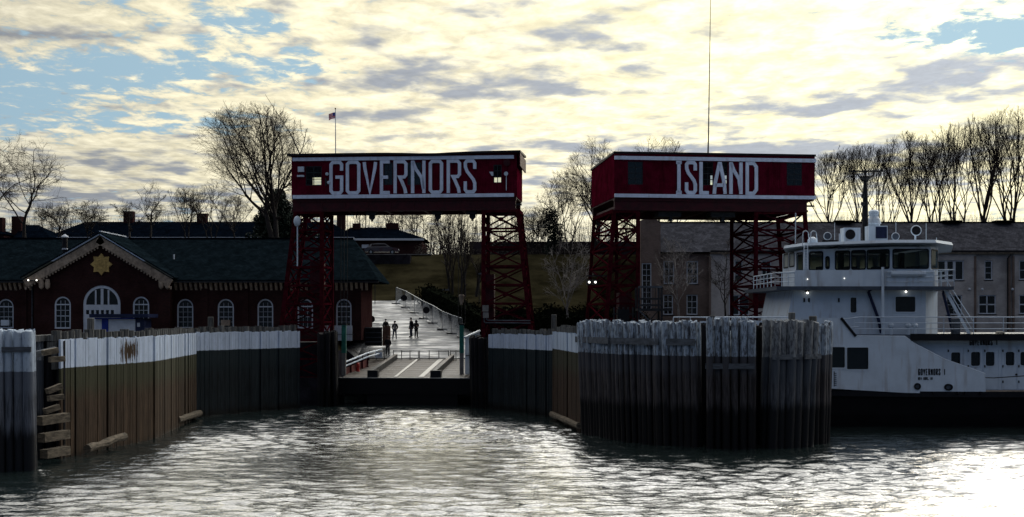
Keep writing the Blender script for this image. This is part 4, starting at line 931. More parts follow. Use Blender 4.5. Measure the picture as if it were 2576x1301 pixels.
for e, px in ((el, 108), (er, 424)):
    for d in (0, -26 if e is er else 26):
        MB().lathe((bu(px+d*.6), GYY-.4, bv(728)), [(.05, 0), (.2, .15), (.24, .5), (.16, .9)], 8).build('corner_bracket', M_tan, B1)
M_stdrl = MB().hexa([fgb.pt(pk[0]-.1, pk[1]+.27, -.6), fgb.pt(pk[0]+.1, pk[1]+.27, -.6), fgb.pt(pk[0]+.1, pk[1]+.27, 7), fgb.pt(pk[0]-.1, pk[1]+.27, 7), fgb.pt(pk[0]-.1, pk[1]+.36, -.6), fgb.pt(pk[0]+.1, pk[1]+.36, -.6), fgb.pt(pk[0]+.1, pk[1]+.36, 7), fgb.pt(pk[0]-.1, pk[1]+.36, 7)]).build('ridge_cap', M_trim, B1)
# eight-pointed star emblem
ec = (bu(256), bv(665)); r1, r2 = .98, .70
st = [(ec[0]+(r1 if k % 2 == 0 else r2)*math.cos(math.pi*k/8), ec[1]+(r1 if k % 2 == 0 else r2)*math.sin(math.pi*k/8)) for k in range(16)]
em = MB().plate(fgb, st, (), -.16, -.001).build('star_emblem', M_gold, B1)
ring = [(ec[0]+.46*math.cos(2*math.pi*k/24), ec[1]+.46*math.sin(2*math.pi*k/24)) for k in range(24)]; rin = [(ec[0]+.38*math.cos(2*math.pi*k/24), ec[1]+.38*math.sin(2*math.pi*k/24)) for k in range(24)]
MB().plate(fgb, ring, [rin], -.20, -.161).build('emblem_ring', M_gold, em)
rl = MB(); rl.stroke(fgb, [(ec[0]-.16, ec[1]-.15), (ec[0]-.16, ec[1]+.15), (ec[0]+.0, ec[1]+.15), (ec[0]+.0, ec[1]-.0)], .06, -.2, -.161); rl.stroke(fgb, [(ec[0]+.02, ec[1]-.15), (ec[0]+.2, ec[1]-.02), (ec[0]+.08, ec[1]+.16)], .06, -.2, -.161); rl.build('emblem_relief', M_gold, em)
# main roof, hipped at the right
ridgeY = TY+6.3; rzr = wz(601, ridgeY); ey = TY-.9
zer = wz(704, ey); xr0 = wx(951, ey); xrr = wx(889, ridgeY)
xl0 = tu(-420)
MB().add([(xl0, ey, zer), (xr0, ey, zer), (xrr, ridgeY, rzr), (xl0, ridgeY, rzr), (xr0, TY+BD+.9, zer), (xl0, TY+BD+.9, zer), (xl0, ey, zer-.14), (xr0, ey, zer-.14), (xr0, TY+BD+.9, zer-.14), (xl0, TY+BD+.9, zer-.14)],
         [(0, 1, 2, 3), (1, 4, 2), (4, 5, 3, 2), (6, 7, 1, 0), (7, 8, 4, 1), (8, 9, 5, 4), (0, 3, 5), (0, 5, 9, 6), (9, 8, 7, 6)]).build('roof', M_slate, B1)
MB().beam((xl0, ridgeY, rzr+.03), (xrr, ridgeY, rzr+.03), .22, .16).build('ridge_cap', M_slate2, B1)
fs_ = MB().box((xl0, ey+.02, ze+.14), (xr0-.05, ey+.1, zer-.142)); 
MB().box((xl0, TY-.5, ze), (tu(84), TY-.002, ze+.12)).build('cornice', M_tan, B1); MB().box((tu(431), TY-.5, ze), (tu(938), TY-.002, ze+.12)).build('cornice', M_tan, B1)
MB().box((xl0, ey-.05, zer-.26), (xr0+.03, ey+.06, zer-.142)).build('gutter', M_dark, B1)
bm_ = MB(); bm_.hexa([(-.11, -.42, .12), (.11, -.42, .12), (.11, 0, -.42), (-.11, 0, -.42), (-.11, -.42, .45), (.11, -.42, .45), (.11, 0, .45), (-.11, 0, .45)])
bme = bpy.data.meshes.new('eave_bracket'); bme.from_pydata(bm_.v, [], bm_.f); bme.materials.append(M_tan)
px = -300
while px < 932:
    if not 78 < px < 440: inst('eave_bracket', bme, B1, (tu(px), TY-.002, ze-.45), (0, 0, 0))
    px += 12.6
# flue, vent, gutter pipe, gooseneck lamps
fl_ = wx(163, TY+1.6); MB().lathe((fl_, TY+1.6, wz(640, TY+1.6)), [(.2, 0), (.2, .35), (.24, .36), (.24, 1.45)], 12).build('flue', M_black, B1)
MB().lathe((fl_, TY+1.6, wz(597, TY+1.6)), [(.34, 0), (.3, .08), (.05, .28)], 12).build('flue_cap', M_trim, B1); MB().lathe((fl_, TY+1.6, wz(628, TY+1.6)), [(.26, 0), (.26, .12)], 12).build('flue_collar', M_trim, B1)
MB().lathe((wx(437.5, TY+2.2), TY+2.2, wz(652, TY+2.2)), [(.07, 0), (.07, .45)], 8).build('vent_pipe', M_trim, B1)
MB().tube([(tu(82), TY-.1, zg), (tu(82), TY-.1, ze)], .06, 6).build('drainpipe', M_wale, B1)
for px in (71, 92): MB().ball(P(px, 705, GYY-.8), .07, 8, 6).build('eave_lamp', M_lamp, B1)
MB().beam(P(66, 706, GYY-.7), P(96, 706, GYY-.7), .08, .08).build('lamp_bar', M_dark, B1)
# ------------------------------------------------------------------ ticket kiosk
KY = 112.0; K1 = thing('ticket_kiosk', P(300, 840, KY), 'small kiosk with blue canopy and white panels below the brick gable', 'kiosk')
def kb(name, a, b, c, d, m, y0=0.0, y1=.1): return MB().box((wx(a, KY), KY+y0, wz(d, KY)), (wx(b, KY), KY+y1, wz(c, KY))).build(name, m, K1)
kb('canopy', 230, 377, 790, 799, M_navy, -.6, 2.6); kb('canopy_edge', 241, 340, 799.5, 803, M_blue, -.3, 2.2)
kb('panel', 256, 272, 801, 845, M_blue, 0, .09); kb('panel', 273, 340, 803, 845, M_trim); kb('panel', 241, 255.5, 803, 845, M_trim); kb('panel', 341, 362, 801, 845, M_navy); kb('side_wall', 241, 244, 803, 845, M_navy, .11, 2.2); kb('side_wall', 358, 362, 801, 845, M_navy, .11, 2.2); kb('back_wall', 241, 362, 803, 845, M_navy, 2.21, 2.3)
kb('notice', 345, 352, 812, 822, M_trim, -.04, -.005)
# whitewashed corrugated barrier under last window
WB = thing('corrugated_barrier', P(848, 857, 111), 'pale corrugated metal barrier in front of the last arched window', 'barrier')
for k in range(30):
    px = 812+k*2.45; x = wx(px, 111); MB().box((x, 111+(.04 if k % 2 else 0), wz(857, 111)), (x+.075, 111.05+(.04 if k % 2 else 0), wz(819, 111))).build('corrugation', M_tan if k in (3, 11) else M_trim, WB)
MB().beam(P(808, 841, 110.9), P(890, 841, 110.9), .05, .05).build('rail', M_dark, WB)
# dark stand and brown screen near the road
ST = thing('storage_rack', P(940, 862, 121), 'low dark shelving stand at the corner of the brick terminal', 'rack')
gzs = gz(wx(940, 121), 121)
MB().box((wx(919, 121), 121, wz(862, 121)-.3), (wx(961, 121), 121.1, wz(823, 121))).build('back', M_dark, ST)
for py in (826, 838, 850, 861): MB().box((wx(919, 121), 120.4, wz(py, 121)), (wx(961, 121), 120.999, wz(py, 121)+.07)).build('shelf', M_wale, ST)
for px in (919, 960): MB().box((wx(px, 121), 120.38, wz(862, 121)-.3), (wx(px, 121)+.07, 120.44, wz(823, 121))).build('upright', M_dark, ST)
tag(MB().box((wx(962, 122), 122, wz(870, 122)), (wx(981, 122), 122.5, wz(820, 122))).build('plywood_screen', mat('brown_board', (.15, .085, .06), .7, .3, 2)), 'brown board screen next to the walking person in dark coat', 'screen')
# ------------------------------------------------------------------ hedge, fence, stone walls, fort
def leafmass(name, mat_, ctrs, leaf, n, label, cat, kind=None, seed=1, parent=None):
    rn = random.Random(seed); mb = MB()
    for _ in range(n):
        (cx_, cy_, cz_), (rx, ry, rz_) = rn.choice(ctrs)
        a, b = rn.uniform(0, 6.28), rn.uniform(-1, 1); r = rn.random()**.35; c = math.sqrt(1-b*b)
        p = Vector((cx_+rx*r*c*math.cos(a), cy_+ry*r*c*math.sin(a), cz_+rz_*r*b))
        d1 = Vector((rn.uniform(-1, 1), rn.uniform(-1, 1), rn.uniform(-1, 1))).normalized(); d2 = d1.cross(Vector((rn.uniform(-1, 1), rn.uniform(-1, 1), rn.uniform(-1, 1)))).normalized()
        s_ = leaf*rn.uniform(.6, 1.3); k = len(mb.v)
        mb.v += [tuple(p-d1*s_-d2*s_*.5), tuple(p+d1*s_-d2*s_*.5), tuple(p+d1*s_*.8+d2*s_*.5), tuple(p-d1*s_*.8+d2*s_*.5)]; mb.f.append((k, k+1, k+2, k+3))
    o = mb.build(name, mat_, parent)
    if label: tag(o, label, cat, kind=kind)
    return o
hc = []
for k in range(34):
    t_ = k/33; px = 1075+(1470-1075)*t_; Yh = 150-26*min(1, t_*2.2); x = wx(px, Yh); z = gz(x, Yh); hc.append(((x, Yh, z+1.0), (1.7, 1.0, 1.35)))
for k in range(30):
    t_ = k/29; px = 1180+(1600-1180)*t_; Yh = 134; x = wx(px, Yh); hc.append(((x, Yh, 6.6), (1.7, 1.2, 1.7+.4*math.sin(k))))
HB = MB()
for q_ in range(len(hc)-1):
    if q_ == 33: continue
    a_, b_ = Vector(hc[q_][0]), Vector(hc[q_+1][0]); HB.beam(a_-Vector((0, 0, .1)), b_-Vector((0, 0, .1)), hc[q_][1][1]*1.5, hc[q_][1][2]*1.5)
hd = thing('hedge', (hc[3][0][0], hc[3][0][1], 6), 'long dark clipped hedge along the right side of the road', 'hedge')
HB.build('core', M_hedge, hd)['kind'] = 'stuff'; leafmass('foliage', M_hedge, hc, .13, 24000, None, None, seed=3, parent=hd)['kind'] = 'stuff'
# chain-link fence along the road
FN = thing('chain_link_fence', P(1080, 800, 134), 'grey chain-link fence with weighted feet running down the right side of the road', 'fence')
fp_ = [(996, 769, 150), (1020, 778, 147), (1042, 786, 143), (1065, 797, 139), (1088, 806, 136), (1112, 816, 132), (1136, 824, 129.5), (1162, 834, 127.5)]
fpts = []
for px, py, Yf in fp_:
    x = wx(px, Yf); z = gz(x, Yf)+.04; fpts.append(Vector((x, Yf, z)))
M_gal = mat('galvanised', (.30, .32, .34), .4, .2, 5, metal=.6)
for i, p in enumerate(fpts):
    MB().tube([p, p+Vector((0, 0, 1.85))], .04, 6).build('post', M_gal, FN); MB().box((p.x-.5, p.y-.15, p.z), (p.x+.5, p.y+.15, p.z+.09)).build('foot', M_black, FN)
for a, b in zip(fpts[:-1], fpts[1:]):
    MB().beam(a+Vector((0, 0, 1.85)), b+Vector((0, 0, 1.85)), .05, .05).build('top_rail', M_gal, FN)
    wm_ = MB(); n = 22
    for k in range(n):
        t0 = k/n
        for s_ in (1, -1):
            t1 = t0+s_*9/n; lim = 0 if s_ < 0 else 1
            tt = max(0, min(1, t1)); hh = 1.8*abs(tt-t0)/(9/n)
            wm_.beam(a.lerp(b, t0)+Vector((0, 0, .05)), a.lerp(b, tt)+Vector((0, 0, .05+hh)), .012, .012)
    w_ = wm_.build('wire_mesh', M_gal, FN); w_['kind'] = 'stuff'
for px, py, Yf, lb in ((1072, 800, 137, 'round dark sign on a short pole in front of the chain-link fence'), (1016, 760, 146, 'small round sign on the fence corner at the top of the road'), (934, 808, 131, 'small dark round sign by the brick building corner')):
    x = wx(px, Yf); z = gz(x, Yf); o = thing('round_sign', (x, Yf, z), lb, 'sign', 'small dark round signs along the road')
    MB().tube([(x, Yf, z), (x, Yf, z+1.1)], .035, 6).build('pole', M_gal, o); MB().lathe((x, Yf-.08, z+1.25), [(.36, 0), (.36, .05)], 16, Vector((0, 1, 0))).build('disc', M_black, o)
# pale handrail at the head of the road
HR = thing('handrail', (wx(1000, 151), 151, gz(wx(1000, 151), 151)), 'pale handrail at the far end of the road below the grass', 'handrail')
a, b, c = [P(x_, y_, Y_) for x_, y_, Y_ in ((996, 766, 150.5), (1004, 756, 152), (1030, 749, 157))]
MB().tube([a, b, c], .10, 6).build('rail', M_ship, HR)
for p in (a, b, c): MB().tube([(p.x, p.y, gz(p.x, p.y)-.1), p], .07, 6).build('post', M_dark, HR)
BR = thing('crowd_barrier', (wx(938, 130), 130, gz(wx(938, 130), 130)), 'low grey crowd barrier beside the brick building corner', 'barrier')
x0_, x1_, zb_ = wx(927, 130), wx(953, 130), gz(wx(938, 130), 130)+.03
for z_ in (.15, .95): MB().beam((x0_, 130, zb_+z_), (x1_, 130, zb_+z_), .05, .05).build('rail', M_gal, BR)
for k in range(9): x = x0_+(x1_-x0_)*k/8; MB().beam((x, 130, zb_), (x, 130, zb_+.95), .03, .03).build('bar', M_gal, BR)
tag(MB().box((-40, 168, 12.2), (wx(1031, 168), 170.5, wz(642, 168))).build('stone_wall', M_stone), 'dark stone retaining wall set into the grass hill', 'wall')
tag(MB().box((wx(1180, 180), 180, 13.5), (wx(1640, 180), 182, wz(608, 180))).build('fort_wall', mat('fort_masonry', (.030, .023, .027), .9, .4, .8, .5, 3, spec=0)), 'long low dark masonry wall along the top of the hill, left of the second gantry', 'wall')
# path crossing the slope
pth = MB(); pp = [(1031, 676, 165.5), (1100, 682, 164.5), (1180, 690, 163.5), (1260, 700, 162)]
# ------------------------------------------------------------------ far houses and barracks
def chimney(par, px0, px1, py0, py1, Y): return MB().box((wx(px0, Y), Y-.6, wz(py1, Y)), (wx(px1, Y), Y+.6, wz(py0, Y))).build('chimney', M_brick, par)
def hiproof(par, Y, D, x0, x1, ze_, xr0, xr1, zr, m=M_slate2, over=.3, name='roof'):
    yc = Y+D/2
    return MB().add([(x0-over, Y-over, ze_), (x1+over, Y-over, ze_), (x1+over, Y+D+over, ze_), (x0-over, Y+D+over, ze_), (xr0, yc, zr), (xr1, yc, zr)], [(0, 1, 5, 4), (1, 2, 5), (2, 3, 4, 5), (3, 0, 4), (3, 2, 1, 0)]).build(name, m, par)
YF = 184
H1 = thing('barracks', (wx(450, YF), YF, 15.3), 'long low barracks with hipped dark roof behind the terminal roof', 'building')
x0_, x1_ = wx(120, YF), wx(885, YF)
MB().box((x0_, YF, 15), (x1_, YF+12, wz(603, YF))).build('wall', M_brick, H1)
MB().box((x0_-.3, YF-.5, wz(603, YF)), (x1_+.3, YF-.002, wz(597, YF))).build('eave_fascia', M_trim, H1)
hiproof(H1, YF, 12, x0_, x1_, wz(597, YF)+.01, wx(215, YF+6), wx(830, YF+6), wz(558, YF+6))
for a, b, c, d in ((313, 337, 532, 560), (497, 521, 538, 562), (728, 748, 540, 562)): chimney(H1, a, b, c, d+8, YF+6)
for k in range(9):
    u = x0_+2+(x1_-x0_-4)*k/8; window(Face(0, YF, 0), H1, u-.5, u+.5, 16.0, 17.6, 2, 2, b=-.06, depth=.05)
H2 = thing('barracks', (wx(960, YF), YF, 15.3), 'shorter barracks with stepped chimneys seen under the girder of the first gantry', 'building')
x0_, x1_ = wx(846, YF), wx(1060, YF)
MB().box((x0_, YF+.5, 15), (x1_, YF+12, wz(605, YF))).build('wall', M_brick, H2)
MB().box((x0_-.3, YF-.1, wz(605, YF)), (x1_+.3, YF+.498, wz(600, YF))).build('eave_fascia', M_trim, H2)
hiproof(H2, YF+.5, 12, x0_, x1_, wz(600, YF)+.01, wx(880, YF+6), wx(985, YF+6), wz(572, YF+6), over=.5)
for a, b, c, d in ((848, 868, 540, 585), (888, 905, 563, 582), (972, 1002, 562, 590)): chimney(H2, a, b, c, d+6, YF+6)
MB().box((wx(909, YF), YF+.35, wz(624, YF)), (wx(926, YF), YF+.498, wz(615, YF))).build('notice_board', M_trim, H2)
H3 = thing('brick_house', (wx(50, 180), 180, 15), 'small gabled brick house with chimneys behind the terminal roof at the far left', 'house')
x0_, x1_ = wx(38, 180), wx(126, 180)
MB().box((x0_, 180, 14.5), (x1_, 190, wz(600, 180))).build('wall', M_brick, H3)
hiproof(H3, 180, 10, x0_, x1_, wz(600, 180)+.01, wx(60, 185), wx(96, 185), wz(566, 185))
chimney(H3, 33, 57, 545, 600, 183)
H4 = thing('brick_house', (wx(-40, 178), 178, 15), 'brick house at the left picture edge with one chimney', 'house')
MB().box((wx(-200, 178), 178, 14.5), (wx(10, 178), 188, wz(590, 178))).build('wall', M_brick, H4); hiproof(H4, 178, 10, wx(-200, 178), wx(10, 178), wz(590, 178)+.01, wx(-180, 183), wx(-20, 183), wz(572, 183)); chimney(H4, -8, 10, 548, 590, 181)
# parked car on the hill drive, catching the light
def car(x, y, z, ang, m, label, name='parked_car'):
    o = thing(name, (x, y, z), label, 'car'); rot = Matrix.Rotation(ang, 3, 'Z'); base = Vector((x, y, z))
    def tr(p): return rot@Vector(p)+base
    prof = [(-2.2, .35), (-2.25, .75), (-1.9, .92), (-1.45, 1.38), (-.5, 1.5), (.45, 1.46), (1.15, 1.0), (2.1, .86), (2.25, .6), (2.2, .35)]
    mb = MB()
    for s_ in (-.85, .85):
        for px_, pz in prof: mb.v.append(tuple(tr((px_, s_*(.82 if pz > 1.1 else 1), pz))))
    n = len(prof)
    for i in range(n): mb.f.append((i, (i+1) % n, n+(i+1) % n, n+i))
    mb.f.append(tuple(range(n))[::-1]); mb.f.append(tuple(range(n, 2*n))); mb.build('body', m, o, smooth=False)
    for s_ in (-.80, .80):
        q = [(-1.4, 1.0), (-1.25, 1.34), (.4, 1.38), (.95, 1.02)]
        mb = MB(); mb.hexa([tr((a, s_*.96, b)) for a, b in q]+[tr((a, s_*1.03, b)) for a, b in q]); mb.build('side_window', M_glass, o)
        for wx_ in (-1.4, 1.4):
            w = MB().lathe(tr((wx_, s_*1.0-.1*(1 if s_ > 0 else -1), .33)), [(.33, 0), (.33, .2)], 14, rot@Vector((0, 1 if s_ > 0 else -1, 0))).build('wheel', M_rub, o)
            MB().lathe(tr((wx_, s_*1.0+.1*(1 if s_ > 0 else -1), .33)), [(.17, 0), (.17, .02)], 10, rot@Vector((0, 1 if s_ > 0 else -1, 0))).build('rim', M_gal, w)
    for s_ in (-.6, .6): MB().box(tuple(tr((2.18, s_-.12, .62))), tuple(tr((2.26, s_+.12, .74)))).build('headlight', M_trim, o)
cx_, cy_ = wx(960, 173.5), 173.5
car(cx_, cy_, 15.35, R(4), mat('dark_car_paint', (.03, .032, .036), .16, .05, 1, spec=.9), 'dark car with glinting roof parked on top of the hill wall')
tag(MB().box((-30, 171.5, 15.25), (wx(1090, 176), 178.5, 15.36)).build('driveway', M_conc, kind='structure'), 'narrow drive along the hill top before the barracks', 'driveway', kind='structure')
# ------------------------------------------------------------------ long brick building, right
BY = 150.0; fb = Face(0, BY, 0)
def cu(px): return wx(px, BY)
def cvv(py): return wz(py, BY)
B2 = thing('brick_building', (cu(2100), BY, 5.3), 'long two-storey brick building with grey-brown slate roof behind the moored ferry', 'building')
zge, zgb2 = cvv(638), 5.2
def wsec(a, b, m, ws, bo=0.0, top=None, name='wall'):
    f2 = Face(0, BY+bo, 0); sc_ = 1
    hl = [rect(cu(w[0]), cu(w[1]), cvv(w[3]), cvv(w[2])) for w in ws]
    MB().plate(f2, rect(cu(a), cu(b), zgb2, top or zge), hl, 0, .4).build(name, m, B2)
    for w in ws:
        window(f2, B2, cu(w[0]), cu(w[1]), cvv(w[3]), cvv(w[2]), w[4], w[5], False, .12, .14, .12, sill=True, lintel=True, muntin=w[6] if len(w) > 6 else .05, lmat=M_trim)
wsec(1661, 1785, M_brick2, [(1670, 1697, 656, 714, 2, 3), (1728, 1757, 656, 714, 2, 3), (1669, 1694, 741, 792, 2, 3), (1728, 1756, 741, 792, 2, 3)], .5)
wsec(1785.2, 1960, M_brick3, [(1847, 1868, 655, 711, 1, 3), (1833, 1885, 742, 793, 2, 2, .14), (1915, 1940, 655, 711, 2, 3)], 0)
wsec(1960.2, 2352, M_brick2, [(a, a+30, 655, 711, 2, 3) for a in (2010, 2090, 2170, 2250, 2310)], .2)
wsec(2352.2, 2452, M_brick3, [(2357, 2424, 655, 705, 3, 1, .3), (2380, 2420, 742, 792, 2, 2)], 0)
wsec(2452.2, 2548, M_brick3, [(2478, 2498, 655, 704, 1, 3), (2463, 2507, 742, 790, 2, 2, .14)], .25)
wsec(2548.2, 2700, M_brick3, [(2563, 2602, 742, 790, 2, 2, .14), (2563, 2602, 655, 704, 2, 2)], 0)
wsec(2700.2, 3300, M_brick2, [(a, a+40, 655, 704, 2, 3) for a in (2740, 2840, 2940, 3040, 3140)], .2)
for px in (1785, 2452, 2538, 2548, 2700): MB().box((cu(px)-.12, BY-.1, zgb2), (cu(px)+.12, BY-.002, zge-.3)).build('pilaster', M_brick2, B2)
MB().tube([(cu(2532), BY-.25, zgb2), (cu(2532), BY-.25, cvv(650)), (cu(2540), BY-.25, cvv(641))], .07, 6).build('drainpipe', M_black, B2)
for px, py in ((2438, 728), (2546, 728), (2470, 728)): MB().ball(P(px, py, BY-.1), .16, 8, 6).build('wall_lamp', M_trim, B2)
MB().box((cu(1661), BY+.901, zgb2), (cu(3300), BY+14, zge)).build('rear_block', M_brick2, B2)
MB().box((cu(1785), BY-.35, zge), (cu(3300), BY+.6, zge+.16)).build('cornice', M_tan, B2)
MB().box((cu(1785), BY-.5, zge+.16), (cu(3300), BY-.34, zge+.34)).build('gutter', M_black, B2)
rY = BY+7; rzz = wz(560.5, rY)
MB().add([(cu(1655), BY-.45, zge+.17), (cu(3300), BY-.45, zge+.17), (cu(3300), rY, rzz), (cu(1655), rY, rzz), (cu(3300), BY+14.5, zge+.17), (cu(1655), BY+14.5, zge+.17)], [(0, 1, 2, 3), (2, 4, 5, 3), (1, 4, 2), (0, 3, 5), (0, 5, 4, 1)]).build('roof', M_roofr, B2)
MB().beam((cu(1655), rY, rzz+.04), (cu(3300), rY, rzz+.04), .25, .14).build('ridge_cap', M_slate2, B2)
f3 = Face(0, BY-.8, 0)
MB().plate(f3, [(wx(1611, BY-.8), 5.2), (wx(1661, BY-.8), 5.2), (wx(1661, BY-.8), wz(565, BY)), (wx(1651, BY-.8), wz(553, BY)), (wx(1636, BY-.8), wz(547, BY)), (wx(1611, BY-.8), wz(556, BY))], [rect(wx(1614, BY-.8), wx(1638, BY-.8), wz(780, BY), wz(663, BY))], 0, 5.5).build('stair_tower', M_brick2, B2)
window(f3, B2, wx(1614, BY-.8), wx(1638, BY-.8), wz(780, BY), wz(663, BY), 2, 8, b=.1, lintel=True)
for px in (2120, 2390, 2520): # roof-top hatches
    MB().box((wx(px, rY)-1.1, rY-1, rzz+.02), (wx(px, rY)+1.1, rY+.4, rzz+.22)).build('roof_hatch', M_hedge, B2)
# steel service platform right of the second gantry's left legs
PF = thing('service_platform', P(1635, 830, 99), 'dark steel platform with railing and diagonal ladder beside the lattice legs', 'platform')
YP = 101.0
for px in (1606, 1664): 
    for d in (0, 2.2): MB().beam((wx(px, YP), YP+d, 1.5), (wx(px, YP), YP+d, wz(722, YP)), .14, .14).build('post', M_dark, PF)
for py, m_ in ((722, M_wale), (752, M_dark), (768, M_dark), (780, M_dark), (806, M_black)): MB().beam(P(1605, py, YP-.1), P(1665, py, YP-.1), .12, .16).build('rail', m_, PF)
MB().box((wx(1604, YP), YP-.1, wz(782, YP)), (wx(1690, YP), YP+2.3, wz(776, YP))).build('deck', M_dark, PF)
for k in range(9): MB().beam(P(1612+k*6, 724, YP), P(1612+k*6, 775, YP), .04, .04).build('baluster', M_wale if k % 2 else M_dark, PF)
MB().beam(P(1608, 782, YP-.2), P(1656, 830, YP-.2), .12, .1).build('diagonal_brace', M_wale, PF); MB().beam(P(1655, 782, YP-.2), P(1618, 824, YP-.2), .08, .08).build('diagonal_brace', M_dark, PF)
for k in range(5): MB().box((wx(1545+k*12, YP), YP+1, 4.0), (wx(1545+k*12, YP)+.12, YP+1.12, wz(772, YP))).build('post', M_dark, PF)
MB().beam(P(1540, 790, YP+1), P(1600, 790, YP+1), .1, .1).build('rail', M_dark, PF); MB().box((wx(1555, YP), YP+.8, 5), (wx(1585, YP), YP+2, wz(778, YP))).build('machine_box', M_black, PF)
# ------------------------------------------------------------------ ferry
FY = 84.0; ff = Face(0, FY, 0)
def fu(px, b=0.0): return wx(px, FY+b)
def fv(py, b=0.0): return wz(py, FY+b)
FE = thing('ferry', (fu(2250), FY+5, 0), 'white double-ended ferry with black hull and glazed wheelhouse moored behind the piles', 'ferry')
# hull: plan outline lofted down to the water
def plan(k):   # half-ship outline, k = shrink towards the keel
    x0_, x1_ = fu(1700), fu(1700)+44; n = 26; pts = []
    for i in range(n+1):
        t_ = i/n; x = x0_+(x1_-x0_)*t_; w = (1-abs(2*t_-1)**5)**.6*7.2*(1-.10*k); pts.append((x, w))
    return pts
cyy = FY+7.3
hull = MB(); n = 26; rowsz = [(0, lambda t_: 2.30+.28*(abs(2*t_-1))**2, 0), (1, lambda t_: .8, .3), (2, lambda t_: -1.5, 1.2)]
for r_, zf, sh in rowsz:
    for i, (x, w) in enumerate(plan(sh)): t_ = i/n; hull.v.append((x, cyy-w, zf(t_)))
    for i, (x, w) in enumerate(plan(sh)): t_ = i/n; hull.v.append((x, cyy+w, zf(t_)))
m2 = n+1
for r_ in range(2):
    for i in range(n):
        for s_ in (0, 1):
            a = r_*2*m2+s_*m2+i; hull.f.append((a, a+1, a+1+2*m2, a+2*m2) if s_ == 0 else (a+1, a, a+2*m2, a+1+2*m2))
for i in range(n): hull.f.append((i, m2+i, m2+i+1, i+1))
hull.build('hull', M_hull, FE)
# rubbing strake
sk = MB()
pl = plan(0)
for i in range(n): 
    t0, t1 = i/n, (i+1)/n; z0_, z1_ = 2.30+.28*abs(2*t0-1)**2, 2.30+.28*abs(2*t1-1)**2
    sk.beam((pl[i][0], cyy-pl[i][1]-.05, z0_-.2), (pl[i+1][0], cyy-pl[i+1][1]-.05, z1_-.2), .22, .36)
sk.build('rubbing_strake', M_black, FE)
# high bulwark panel with sweeping top edge, two big openings
bwk = [(fu(1760), fv(977)), (fu(2084), fv(977)), (fu(2150), fv(981)), (fu(2272), fv(988)), (fu(2400), fv(991)), (fu(2478), fv(992)), (fu(2477), fv(941)), (fu(2436), fv(926)), (fu(2376), fv(905)), (fu(2347), fv(890)), (fu(2299), fv(865)), (fu(2275), fv(847)), (fu(2151), fv(846)), (fu(2114), fv(800)), (fu(1985), fv(800)), (fu(1972), fv(806)), (fu(1760), fv(808))]
def rrect(a, b, c, d, r=.1, n=3):
    pts = []
    for cx_, cy_, t0 in ((b-r, c+r, -90), (b-r, d-r, 0), (a+r, d-r, 90), (a+r, c+r, 180)):
        for k in range(n+1): t_ = R(t0+90*k/n); pts.append((cx_+r*math.cos(t_), cy_+r*math.sin(t_)))
    return pts
bigw = [(2086, 2125, 872, 926), (2128, 2184, 873, 930)]
MB().plate(ff, bwk, [rrect(fu(a), fu(b), fv(d), fv(c), .08) for a, b, c, d in bigw]+[rrect(fu(a), fu(b), fv(d), fv(c), .08) for a, b, c, d in ((2040, 2078, 872, 926), (1990, 2030, 872, 926))], -.05, .06).build('bulwark', M_ship, FE)
for a, b, c, d in bigw+[(2040, 2078, 872, 926), (1990, 2030, 872, 926)]:
    fr_ = MB().plate(ff, rrect(fu(a)-.05, fu(b)+.05, fv(d)-.05, fv(c)+.05, .12), [rrect(fu(a)+.03, fu(b)-.03, fv(d)+.03, fv(c)-.03, .07)], -.08, -.051).build('window', M_ship, FE); MB().fbox(ff, fu(a), fu(b), fv(d), fv(c), .07, .09).build('pane', M_glass, fr_)
pts = [ff.pt(u, v, 0) for u, v in bwk[6:14]]
MB().tube(pts, .06, 6).build('bulwark_cap', M_ship, FE)
# main-deck house, set back from the bulwark, windows and doors
dk = .9
mdw = [(2391, 2415, 886, 921), (2441, 2465, 885, 921), (2478, 2501, 885, 921), (2528, 2551, 885, 920), (2565, 2588, 885, 920), (2612, 2636, 885, 920), (2650, 2674, 885, 920)]
MB().plate(ff, rect(fu(1760, dk), fu(3050, dk), 2.3, fv(852, dk)), [rrect(fu(a, dk), fu(b, dk), fv(d, dk), fv(c, dk), .13) for a, b, c, d in mdw], dk, dk+.1).build('deckhouse_wall', M_ship, FE)
for a, b, c, d in mdw:
    fr_ = MB().plate(ff, rrect(fu(a, dk)-.05, fu(b, dk)+.05, fv(d, dk)-.05, fv(c, dk)+.05, .16), [rrect(fu(a, dk)+.01, fu(b, dk)-.01, fv(d, dk)+.01, fv(c, dk)-.01, .12)], dk-.04, dk-.002).build('window', M_ship, FE); MB().fbox(ff, fu(a, dk), fu(b, dk), fv(d, dk), fv(c, dk), dk+.11, dk+.13).build('pane', M_glass, fr_)
for a, b in ((2432, 2472.5), (2473.5, 2512), (2519, 2558), (2559, 2598), (2382, 2424)):
    o_ = MB().plate(ff, rect(fu(a, dk), fu(b, dk), 2.4, fv(873, dk)), [rect(fu(a, dk)+.04, fu(b, dk)-.04, 2.44, fv(873, dk)-.04)], dk-.03, dk-.001).build('door', M_ship, FE)
    for q in (0, 1, 2): MB().fbox(ff, fu(a, dk)+.02, fu(a, dk)+.1, 2.8+q*1.0, 2.95+q*1.0, dk-.06, dk-.031).build('hinge', M_dark, o_)
MB().lathe(ff.pt(fu(2555, dk), fv(942, dk), dk-.1), [(.06, 0), (.06, .09)], 8, Vector((0, 1, 0))).build('door_handle', M_dark, FE)
MB().fbox(ff, fu(2478), fu(3050), 2.24, 2.34, -.02, .9).build('side_deck', M_tan, FE)
